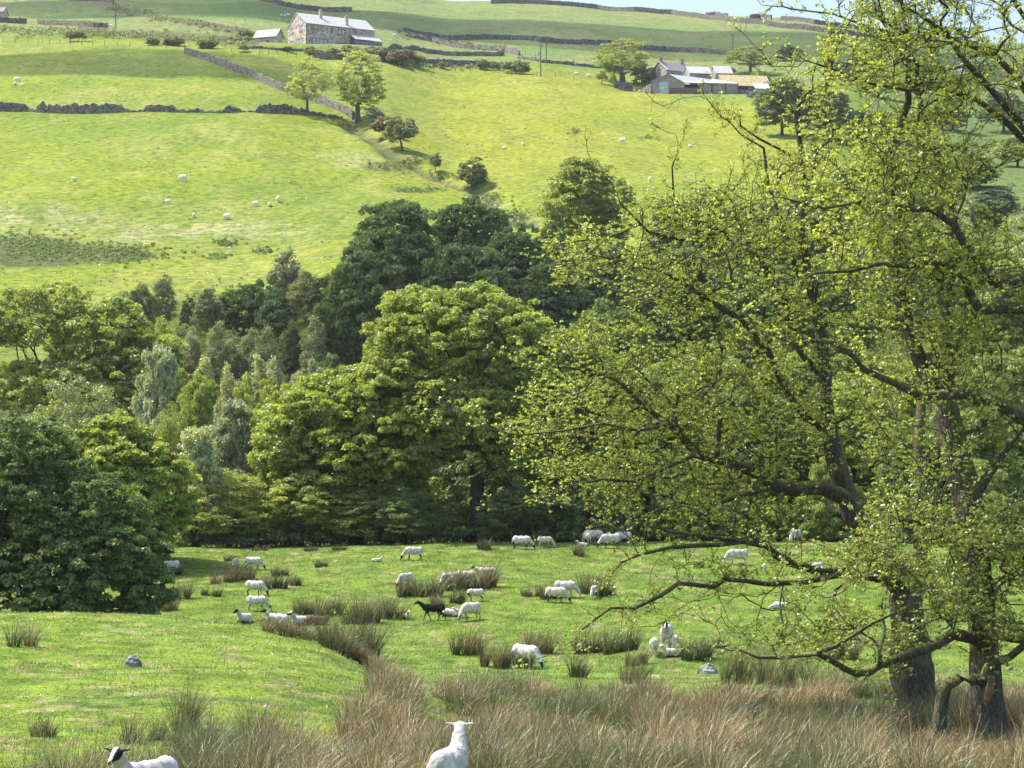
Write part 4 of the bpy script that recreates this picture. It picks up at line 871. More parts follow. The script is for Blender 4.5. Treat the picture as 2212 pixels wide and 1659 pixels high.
# ------------------------------------------------------------ rushes and grass blades
def blade_mat():
    m, t, o = nmat('rush_blades'); at = N(t, 'ShaderNodeAttribute', attribute_name='Col')
    df = N(t, 'ShaderNodeBsdfDiffuse'); t.links.new(at.outputs['Color'], df.inputs[0]); tl = N(t, 'ShaderNodeBsdfTranslucent'); t.links.new(at.outputs['Color'], tl.inputs[0])
    ms = N(t, 'ShaderNodeMixShader'); ms.inputs[0].default_value = .3; t.links.new(df.outputs[0], ms.inputs[1]); t.links.new(tl.outputs[0], ms.inputs[2])
    gl = N(t, 'ShaderNodeBsdfGlossy', Roughness=.4); m2 = N(t, 'ShaderNodeMixShader'); m2.inputs[0].default_value = .05
    t.links.new(ms.outputs[0], m2.inputs[1]); t.links.new(gl.outputs[0], m2.inputs[2]); t.links.new(m2.outputs[0], o.inputs[0]); return m
M_BLADE = blade_mat()
GREEN = np.array([(.07, .12, .03), (.11, .17, .045), (.045, .085, .035), (.15, .20, .06)]); BROWN = np.array([(.35, .255, .11), (.24, .15, .065), (.48, .385, .19), (.31, .19, .08), (.60, .51, .29), (.10, .07, .04)])
def blades(bx, by, bz, h, lean, wd, brown, seed, segs=4, yellow=0.0, wind=(.22, -.05)):
    """bases, heights, outward lean vectors, widths, share of dead blades"""
    r = rng(seed); n = len(bx); yaw = r.random(n) * np.pi * 2
    cx, cy_ = np.cos(yaw) * wd / 2, np.sin(yaw) * wd / 2
    rows = []; L = lean + np.array(wind)[None] * (.3 + r.random(n))[:, None]
    dead = r.random(n) < brown; bent = (r.random(n) < .12)
    for s in np.linspace(0, 1, segs + 1):
        k = s ** 1.7; px = bx + L[:, 0] * h * k; py = by + L[:, 1] * h * k
        drop = np.hypot(L[:, 0], L[:, 1]) ** 2 * .45 * s * s + bent * .5 * max(0, s - .6) ** 1 * 1.0
        pz = bz + h * np.maximum(s - drop * s, .02 * s); wf = 1 - .75 * s
        rows.append(np.stack([px - cx * wf, py - cy_ * wf, pz], 1)); rows.append(np.stack([px + cx * wf, py + cy_ * wf, pz], 1))
    V = np.stack(rows, 1); nv = (segs + 1) * 2
    g = GREEN[r.integers(0, len(GREEN), n)]; b = BROWN[r.integers(0, len(BROWN), n)]; c = np.where(dead[:, None], b, g) * (.75 + .5 * r.random(n))[:, None]
    C = np.repeat(c[:, None], nv, 1); tipm = (np.arange(nv) // 2 / segs)[None, :, None]
    C = C * (1 - tipm * .3 * (~dead)[:, None, None]) + np.array([.28, .21, .11]) * tipm * .3 * (~dead)[:, None, None]
    base = np.arange(n)[:, None] * nv; Fq = np.concatenate([np.concatenate([base + 2 * i, base + 2 * i + 1, base + 2 * i + 3, base + 2 * i + 2], 1) for i in range(segs)])
    return V.reshape(-1, 3), Fq, np.clip(C, 0, 1).reshape(-1, 3)
def tussock(cx, cy_, cz, rad, h, n, brown, seed, wd=.01, ground=True, spread=.55, el=1.0, segs=4):
    r = rng(seed); a = r.random(n) * 2 * np.pi; q = np.sqrt(r.random(n)); ox, oy = np.cos(a) * q * rad * .62 * el, np.sin(a) * q * rad * .62
    bx, by = cx + ox, cy_ + oy; bz = H(bx, by) - .02 if ground else np.full(n, cz)
    hh = h * (.45 + .6 * r.random(n) ** .7) * (1 - .25 * q); ln = np.stack([np.cos(a), np.sin(a)], 1) * (q * spread)[:, None] + r.normal(size=(n, 2)) * .13
    return blades(bx, by, bz, hh, ln, wd * (.7 + .6 * r.random(n)), brown, seed + 1, segs)
def join(parts):
    V = []; Fq = []; C = []; k = 0
    for v, f, c in parts: V.append(v); Fq.append(f + k); C.append(c); k += len(v)
    return np.concatenate(V), np.concatenate(Fq), np.concatenate(C)
def join(parts):
    V = []; Fq = []; C = []; k = 0
    for v, f, c in parts: V.append(v); Fq.append(f + k); C.append(c); k += len(v)
    return np.concatenate(V), np.concatenate(Fq), np.concatenate(C)
# isolated clumps: u, row of base, picture width, picture height, share of dead blades, label
TUS = [(53, 1395, 60, 48, .25, 'small green rush tuft alone high on the near slope at the left'), (408, 1575, 95, 92, .12, 'dense dark green rush clump standing alone on the near slope'),
 (97, 1592, 70, 40, .35, 'thin low rush tuft left of the dark green clump near the bottom'), (310, 1602, 80, 52, .35, 'loose rush tuft just below left of the dark green clump'),
 (485, 1258, 62, 28, .45, 'left part of the dark rush patch below the two uppermost left sheep'), (525, 1252, 56, 34, .5, 'right part of the dark rush patch below the two uppermost left sheep'),
 (605, 1242, 34, 20, .15, 'small dark rush tuft right of the upper left grazing ewe'), (697, 1223, 38, 15, .1, 'flat dark rush tuft in open grass at the upper left of the meadow'),
 (592, 1271, 56, 25, .5, 'dark brown rush clump touching the nose side of the upper of two stacked ewes'), (641, 1263, 22, 20, .2, 'tiny dark rush tuft right of the dark brown clump'),
 (455, 1286, 42, 20, .4, 'ragged little rush tuft left of the two stacked grazing ewes'), (390, 1292, 48, 36, .6, 'brown rush clump at the right edge of the dark bush'),
 (355, 1320, 66, 34, .6, 'brown rush clump at the lower right foot of the dark bush'), (375, 1242, 26, 18, .2, 'small dark rush tuft beside the upper right side of the dark bush'),
 (497, 1211, 22, 10, .2, 'tiny rush tuft above the small lamb at the upper left'), (560, 1190, 26, 8, .2, 'tiny rush tuft at the far left edge of the meadow'), (672, 1190, 30, 9, .2, 'low rush tuft near the wood edge left of centre'),
 (730, 1190, 32, 9, .2, 'low grey rush tuft near the wood edge, centre left'), (1043, 1188, 36, 20, .25, 'rounded rush tuft right below the forked oak trunk'), (1250, 1199, 34, 24, .25, 'rounded grey-green rush tuft in front of the lying lamb'),
 (878, 1288, 60, 40, .65, 'brown rush clump hiding the legs of the left white ewe'), (930, 1288, 60, 38, .35, 'dark green rush clump left of the three half hidden ewes'), (985, 1275, 70, 44, .55, 'rush clump in front of the middle hidden ewe'),
 (1048, 1270, 66, 46, .7, 'brown rush clump at the right end of the hidden ewes'), (987, 1302, 42, 26, .15, 'dark green tuft wrapped round a small white lamb'), (945, 1308, 30, 22, .8, 'straw-coloured tuft behind the black lamb'),
 (655, 1328, 62, 30, .6, 'leftmost brown rush clump of the row left of the black sheep'), (708, 1332, 66, 34, .75, 'second brown rush clump of the row left of the black sheep'), (778, 1346, 96, 46, .85, 'big straw-coloured rush clump in the row left of the black sheep'),
 (848, 1336, 70, 42, .6, 'rush clump sheltering the lying lamb left of the black sheep'), (590, 1368, 74, 32, .6, 'dark rush clump in front of the lying ewe with a black face'), (645, 1380, 76, 42, .65, 'brown rush clump in front of the sitting mottled ewe'),
 (722, 1408, 90, 84, .7, 'tall feathery straw-brown rush clump beside the near slope, left half'), (775, 1425, 90, 88, .55, 'tall feathery rush clump beside the near slope, right half'),
 (1010, 1415, 74, 50, .8, 'dark brown rush clump uphill left of the bent down big ewe'), (1095, 1442, 130, 60, .8, 'wide brown rush clump hiding the legs of the big ewe'), (1168, 1412, 66, 40, .5, 'dark rush clump right behind the big ewe'),
 (1272, 1411, 92, 40, .45, 'left half of the wide dark rush clump in the middle'), (1342, 1409, 92, 44, .45, 'right half of the wide dark rush clump in the middle'), (1250, 1464, 36, 46, .05, 'upright green rush tuft alone on the short grass bank'),
 (1375, 1436, 42, 30, .6, 'small brown rush clump left of the ewe with three lambs'), (1365, 1476, 70, 48, .6, 'brown rush clump on the bank left of the grey stone'), (1505, 1424, 86, 48, .4, 'rush clump right of the ewe with three lambs'),
 (1150, 1288, 44, 22, .6, 'dark rush clump left of the cream grazing ewe'), (1185, 1292, 46, 26, .6, 'brown rush clump behind the cream grazing ewe'), (1290, 1284, 76, 38, .5, 'rush clump behind the small white lamb near the alder twigs'),
 (1818, 1424, 66, 46, .4, 'dense rush clump in the grass left of the leaning alder trunk'), (1612, 1478, 130, 84, .65, 'brown rush clump right of the grey stone'), (1700, 1486, 120, 70, .5, 'rush clump below the lowest alder branch'), (1780, 1490, 90, 48, .35, 'green-grey rush clump left of the leaning alder foot'),
 (1510, 1225, 24, 10, .3, 'tiny rush tuft under the upper alder twig'), (1560, 1400, 40, 24, .4, 'small rush tuft under the drooping alder twigs')]
for i, (u, v, wp, hp, br, lab) in enumerate(TUS):
    p = G(u, v, 30 if v > 1480 else 60, 150); d = p[1]; w_ = wp * d / F; h_ = hp * d / F * 1.75
    if u < 420 and 1370 < v: p = G(u, v, 20, 71); d = p[1]; w_ = wp * d / F; h_ = hp * d / F * 1.75
    rr_ = rng(950 + i); m_ = max(2, int(w_ / .38)); sub = [tussock(0, 0, 0, .26, h_ * .5, 60, br * .5, 800 + i, wd=.013 if d < 75 else .02, ground=False, spread=.9, el=w_ * 1.9)]
    for j in range(m_):                       # several stools grown together, each with its own height and tone
        ox = (j + .5 + .7 * (rr_.random() - .5)) / m_ * w_ - w_ / 2; oy = rr_.normal() * .22; b2 = float(np.clip(br * .75 + rr_.normal() * .25, .03, .9))
        sub.append(tussock(ox * .86, oy, 0, .2 + .16 * rr_.random(), h_ * (.55 + .5 * rr_.random() ** .7), 130, b2, 900 + i * 31 + j, wd=.013 if d < 75 else .02, ground=False, spread=.55))
    V, Fq, c = join(sub); c = c * (.66 if d > 70 else .85); V[:, 2] += H(V[:, 0] + p[0], V[:, 1] + p[1]) - p[2]
    V = V - np.array([0, 0, .03]); o = link('rush_clump', mesh('rush_clump', V, Fq, [M_BLADE], col=c), loc=(p[0], p[1], p[2]))
    tag(o, lab, 'rushes', 'single clumps of rushes in the pasture')
# the dense rush bed along the bottom
r = rng(404); parts = []; k = 0
topv = lambda u: np.interp(u, [-200, 350, 400, 560, 700, 745, 800, 850, 930, 1100, 1200, 1400, 1560, 1700, 1850, 2212, 2500], [1690, 1690, 1612, 1600, 1640, 1600, 1520, 1470, 1455, 1480, 1505, 1515, 1510, 1510, 1500, 1490, 1490])
cnt = 0
for i in range(3600):
    d = 31 + 36 * r.random() ** .8; u = r.uniform(-100, 2350); x_ = (u - CU) / F * d; v = pix(x_, d, hz(x_, d))[1]
    if v < topv(u) or (u < 380 and r.random() < .55): continue
    g = vn(np.array([x_ / 1.6]), np.array([d / 1.6]), 51)[0]
    if g < .30 or (d > 44 and g < .38 + .12 * (d > 54)) or (820 < u < 1080 and d > 47 and g < .55): continue
    pn = vn(np.array([x_ / 1.7]), np.array([d / 2.8]), 52)[0]; br = float(np.clip(.42 + 2.6 * (pn - .5) + .3 * r.normal() + (.05 if d < 50 else -.08), .05, .93))
    hh = (.45 + .5 * r.random() + .5 * vn(np.array([x_ / 1.1]), np.array([d / 1.3]), 53)[0]) * (1.0 if d < 50 else .85)
    if 1890 < u < 2230 and 34 < d < 47: hh *= .42
    parts.append(tussock(x_, d, 0, .22 + .26 * r.random(), hh * 1.06, 84, br, 5000 + i, wd=.0135 if d < 45 else .016, spread=.72, segs=4)); cnt += 1
for i in range(26):                           # stools right in front of the ewe that stands in the rushes
    d = 33.5 + 2.3 * r.random(); x_ = (972 + r.normal() * 34 - CU) / F * d; parts.append(tussock(x_, d, 0, .25, .42 + .3 * r.random(), 46, .6, 9600 + i, wd=.0135, spread=.7))
for i in range(360):                          # the rushy dip behind the edge of the near slope
    t_ = r.random(); u = 585 + 300 * t_ + r.normal() * 14; vb = np.interp(u, [560, 600, 650, 700, 780, 830, 900], [1362, 1374, 1392, 1415, 1462, 1500, 1530]); v = vb + r.normal() * 12 - (8 if u < 700 else 14)
    p = G(u, v, 68, 110) if u < 800 else G(u, v, 55, 110)
    if vn(np.array([p[0] / 1.2]), np.array([p[1] / 2.]), 57)[0] < .36: continue
    parts.append(tussock(p[0], p[1], 0, .3, (.22 + .3 * r.random() if u < 690 else .5 + .5 * r.random()), 44, float(np.clip(.5 + r.normal() * .3, .05, .9)), 9000 + i, wd=.016, spread=.55))
V, Fq, c = join(parts); print('rush bed', cnt, len(Fq))
tag(link('rush_bed', mesh('rush_bed', V, Fq, [M_BLADE], col=c)), 'deep bed of green and straw-brown rushes across the bottom', 'rushes', kind='stuff')
# short grass on the near ground
r = rng(405); n = 260000
d = 36 + (118 - 36) * r.random(n) ** 1.15; u = r.uniform(-60, 2270, n); x_ = (u - CU) / F * d
g = fbm(x_ / 1.3, d / 1.3, 61, 3); ok = r.random(n) < ss(.3, .6, g) * .9 + .2; x_, d = x_[ok], d[ok]; n = len(d)
z_ = H(x_, d); h = (.035 + .07 * r.random(n) ** 2) * (1 + .4 * (d > 75)); wd = .010 + .00022 * d
V, Fq, c = blades(x_, d, z_ - .01, h, r.normal(size=(n, 2)) * .5, wd, .10, 62, segs=1)
tone = np.array([[.135, .215, .03]]) * (.6 + .8 * r.random((n, 1))); pal = np.array([[.42, .38, .20]]) * (.7 + .5 * r.random((n, 1)))
cc = np.where(r.random((n, 1)) < .24 + .3 * (fbm(x_ / .9, d / .9, 63, 2)[:, None] > .6), pal, tone); bt = (r.random((n, 1)) < .003) & (d[:, None] < 75); cc = np.where(bt, np.array([[.8, .62, .02]]), cc)
tag(link('grass', mesh('grass', V, Fq, [M_BLADE], col=np.repeat(cc, 4, 0))), 'short grazed grass with pale dead tufts', 'grass', kind='stuff')
# ------------------------------------------------------------ sheep: one continuous body per animal
def _sdf(p, pr):
    if pr[0] == 'e':
        c, rd, rot = np.array(pr[1]), np.array(pr[2]), R(pr[3]); q = p - c; cs, sn = math.cos(rot), math.sin(rot)
        q = np.stack([q[:, 0] * cs - q[:, 2] * sn, q[:, 1], q[:, 0] * sn + q[:, 2] * cs], 1) / rd; L = np.linalg.norm(q, axis=1); return (L - 1) * rd.min()
    a, b = np.array(pr[1]), np.array(pr[2]); ab = b - a; t = np.clip(((p - a) @ ab) / (ab @ ab), 0, 1); return np.linalg.norm(p - a - t[:, None] * ab, axis=1) - (pr[3] + (pr[4] - pr[3]) * t)
def _ico():
    import bmesh
    bm = bmesh.new(); bmesh.ops.create_icosphere(bm, subdivisions=3, radius=1); v = np.array([x.co[:] for x in bm.verts]); bm.verts.index_update()
    f = np.array([[q.index for q in x.verts] for x in bm.faces]); bm.free(); return v, f
ICO = _ico()
def body(prims, name, vox=.02):
    V = []; Fq = []; k = 0; iv, fi = ICO
    for pr in prims:
        if pr[0] == 'e':
            rot = R(pr[3]); cs, sn = math.cos(rot), math.sin(rot); q = iv * np.array(pr[2]); q = np.stack([q[:, 0] * cs + q[:, 2] * sn, q[:, 1], -q[:, 0] * sn + q[:, 2] * cs], 1) + np.array(pr[1])
        else:
            a, b = np.array(pr[1]), np.array(pr[2]); d = b - a; L = np.linalg.norm(d); d = d / L; t = iv @ d
            rr = np.where(t > 0, pr[4], pr[3]); q = iv * rr[:, None] + np.where((t > 0)[:, None], b, a)
        V.append(q); Fq.append(fi + k); k += len(iv)
    me = bpy.data.meshes.new('tmp'); me.from_pydata(np.concatenate(V).tolist(), [], np.concatenate(Fq).tolist()); o = bpy.data.objects.new('tmp', me); COL.objects.link(o)
    m = o.modifiers.new('r', 'REMESH'); m.mode = 'VOXEL'; m.voxel_size = vox; m.use_smooth_shade = True
    s = o.modifiers.new('s', 'SMOOTH'); s.factor = .6; s.iterations = 4
    dg = bpy.context.evaluated_depsgraph_get(); dg.update(); ev = o.evaluated_get(dg); nm = bpy.data.meshes.new_from_object(ev); nm.name = name
    bpy.data.objects.remove(o); bpy.data.meshes.remove(me); return nm
def sheep_mat():
    m, t, o = nmat('fleece'); b = N(t, 'ShaderNodeBsdfPrincipled', Roughness=.95); b.inputs['Specular IOR Level'].default_value = .08; at = N(t, 'ShaderNodeAttribute', attribute_name='Col'); t.links.new(at.outputs['Color'], b.inputs['Base Color'])
    tc = N(t, 'ShaderNodeTexCoord'); n = noise(t, 22, 4, .7, tc.outputs['Object']); bp = N(t, 'ShaderNodeBump', Strength=.6, Distance=.02); t.links.new(n.outputs[0], bp.inputs['Height']); t.links.new(bp.outputs[0], b.inputs['Normal'])
    t.links.new(b.outputs[0], o.inputs[0]); return m
M_SHEEP = sheep_mat()
def ewe(pose, fat=1.0, hy=0.0):
    """prims and their kind; forward is +x; hy turns the head sideways"""
    P = []; A = lambda k, *q: P.append((k, q)); f = fat
    if pose in ('graze', 'stand', 'walk', 'look', 'scratch'):
        zb = .64; f = fat * 1.12
        A('w', 'e', (.26, 0, zb), (.25, .165 * f, .215 * f), 0); A('w', 'e', (-.04, 0, zb - .02), (.36, .19 * f, .22 * f), 0); A('w', 'e', (-.40, 0, zb + .02), (.22, .165 * f, .20 * f), 0); A('w', 'c', (-.4, 0, zb + .08), (.3, 0, zb + .08), .12 * f, .12 * f)
        st = .13 if pose == 'walk' else .03
        for s, k in ((1, 1), (-1, -1)):
            y = .095 * s; dx = st * k
            A('w', 'c', (.27, y, .55), (.26 + dx * .4, y, .38), .085, .05); A('l', 'c', (.26 + dx * .4, y, .40), (.27 + dx * .9, y, .22), .042, .03); A('l', 'c', (.27 + dx * .9, y, .22), (.26 + dx * 1.3, y, .035), .027, .024); A('l', 'c', (.26 + dx * 1.3, y, .025), (.30 + dx * 1.3, y, .022), .03, .024)
            A('w', 'c', (-.42, y, .60), (-.36 - dx * .6, y * 1.05, .40), .115, .06); A('l', 'c', (-.36 - dx * .6, y, .42), (-.50 - dx * 1.1, y, .27), .055, .032); A('l', 'c', (-.50 - dx * 1.1, y, .27), (-.47 - dx * 1.3, y, .035), .029, .025); A('l', 'c', (-.47 - dx * 1.3, y, .025), (-.43 - dx * 1.3, y, .022), .03, .024)
        A('w', 'c', (-.58, 0, .72), (-.64, 0, .40), .04, .028)
        if pose == 'graze': n0, n1, hd, hm = (.42, 0, .68), (.70, hy * .5, .33), (.73, hy * .6, .27), (.80, hy * .9, .07)
        elif pose == 'look': n0, n1, hd, hm = (.38, 0, .72), (.56, hy * .2, 1.0), (.60, hy * .3, 1.04), (.60 + .22 * math.cos(hy * 3), .22 * math.sin(hy * 3), .95)
        elif pose == 'scratch': n0, n1, hd, hm = (.40, 0, .70), (.52, .28, .62), (.50, .33, .56), (.42, .40, .40)
        else: n0, n1, hd, hm = (.40, 0, .70), (.66, hy * .3, .90), (.70, hy * .4, .93), (.88, hy * 1.0, .84)
        A('w', 'c', n0, n1, .135 * f, .085)
    else:                                    # lying, legs folded under
        A('w', 'e', (.20, 0, .25), (.27, .19 * f, .22 * f), 0); A('w', 'e', (-.10, 0, .23), (.36, .23 * f, .22 * f), 0); A('w', 'e', (-.38, 0, .22), (.22, .21 * f, .20 * f), 0)
        for s in (1, -1): A('l', 'c', (.30, .12 * s, .13), (.50, .10 * s, .045), .05, .03); A('l', 'c', (.50, .10 * s, .04), (.34, .11 * s, .03), .027, .024); A('w', 'c', (-.30, .18 * s, .14), (-.12, .22 * s, .06), .09, .045)
        if pose == 'lie': n0, n1, hd, hm = (.34, 0, .32), (.52, hy * .2, .58), (.55, hy * .3, .61), (.55 + .2 * math.cos(hy * 3), .22 * math.sin(hy * 3), .54)
        else: n0, n1, hd, hm = (.34, 0, .26), (.50, hy * .3, .20), (.54, hy * .4, .19), (.68, hy * .7, .07)
        A('w', 'c', n0, n1, .12 * f, .075)
    hd = np.array(hd); hm = np.array(hm); d = (hm - hd) / np.linalg.norm(hm - hd)
    A('h', 'c', tuple(hd), tuple(hd + d * .10), .083, .066); A('h', 'c', tuple(hd + d * .09), tuple(hd + d * .21), .060, .036); A('h', 'c', tuple(hd + d * .19), tuple(hd + d * .225), .037, .032)
    up = np.array([0, 0, 1.0]); sd = np.cross(d, up); sd /= np.linalg.norm(sd); up = np.cross(sd, d)
    for s in (1, -1):
        e0 = hd + sd * s * .06 + up * .03 - d * .01; A('a', 'c', tuple(e0), tuple(e0 + sd * s * .14 + up * .01 - d * .03), .026, .016)
    return P, hd, d, sd, up
FACES = dict(mottled=1, dark=2, white=3, black=4)
SH = {}
def sheep_mesh(pose, coat, face, fat=1.0, hy=0.0, vox=.02, seed=0):
    key = (pose, coat, face, fat, hy)
    if key in SH: return SH[key]
    P, hd, d, sd, up = ewe(pose, fat, hy); me = body([q for _, q in P], 'sheep', vox); n = len(me.vertices); v = np.zeros(n * 3); me.vertices.foreach_get('co', v); v = v.reshape(-1, 3)
    dm = np.stack([_sdf(v, q) for _, q in P], 1); kind = np.array([k for k, _ in P])[dm.argmin(1)]
    W = dict(white=(.56, .53, .48), cream=(.58, .51, .38), black=(.018, .017, .018), brown=(.14, .08, .05), pale=(.86, .82, .72))[coat]
    nz = fbm(v[:, 0] * 9 + seed, v[:, 2] * 9 + v[:, 1] * 7, 71, 3)[:, None]; c = np.tile(np.array(W), (n, 1)) * (.62 + .76 * nz)
    if coat == 'white': c = c * (1 - .22 * ss(.52, .62, fbm(v[:, 0] * 4 + seed * 3, v[:, 2] * 4 + v[:, 1] * 4, 72, 3)))[:, None] * np.array([1, .98, .98])
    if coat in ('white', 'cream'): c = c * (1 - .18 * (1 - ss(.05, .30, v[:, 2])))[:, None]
    dk = np.array([.03, .028, .028]); wh = np.array([.60, .58, .53]); hn = fbm(v[:, 0] * 13, v[:, 2] * 13 + v[:, 1] * 9, 73, 2)
    al = ((v - hd) @ d); la = np.abs((v - hd) @ sd)
    hc = {'mottled': np.where(((hn > .5) & (la > .018) | (al > .16))[:, None], dk, wh), 'dark': np.tile(dk, (n, 1)), 'white': np.tile(wh if coat != 'cream' else np.array([.68, .60, .48]), (n, 1)), 'black': np.tile(dk, (n, 1)), 'blaze': np.where((la < .028)[:, None] | (al > .21)[:, None] & (la < .02)[:, None], wh, dk)}[face]
    lc = {'mottled': np.where((hn > .48)[:, None], dk * 2, wh * .75), 'dark': np.tile(dk * 2, (n, 1)), 'white': np.tile(np.array(W) * .72, (n, 1)), 'black': np.tile(dk, (n, 1)), 'blaze': np.tile(wh * .7, (n, 1))}[face]
    kk = (kind == 'h') | (kind == 'a'); c = np.where(kk[:, None], hc, c); c = np.where((kind == 'l')[:, None], lc, c); c = np.where(((kind == 'a') & (face != 'white'))[:, None], dk * 1.3, c)
    for s in (1, -1):                         # eyes
        e = hd + d * .085 + sd * s * .055 + up * .032; c[np.linalg.norm(v - e, axis=1) < .021] = (.01, .01, .01)
    nos = hd + d * .245; c[np.linalg.norm(v - nos, axis=1) < .022] = (.05, .04, .04)
    ca = me.color_attributes.new('Col', 'FLOAT_COLOR', 'POINT'); ca.data.foreach_set('color', np.concatenate([np.clip(c, 0, 1), np.ones((n, 1))], 1).astype(np.float32).ravel())
    if coat != 'black':
        nn = np.zeros(n * 3); me.vertices.foreach_get('normal', nn); nn = nn.reshape(-1, 3); w_ = (kind == 'w')[:, None] * (fbm(v[:, 0] * 26, v[:, 2] * 26 + v[:, 1] * 20, 75, 2)[:, None] - .4) * (.03 if coat == 'cream' else .022); me.vertices.foreach_set('co', (v + nn * w_).astype(np.float32).ravel())
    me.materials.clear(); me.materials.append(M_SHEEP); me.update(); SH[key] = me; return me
MG = 'flock of sheep grazing in the meadow'
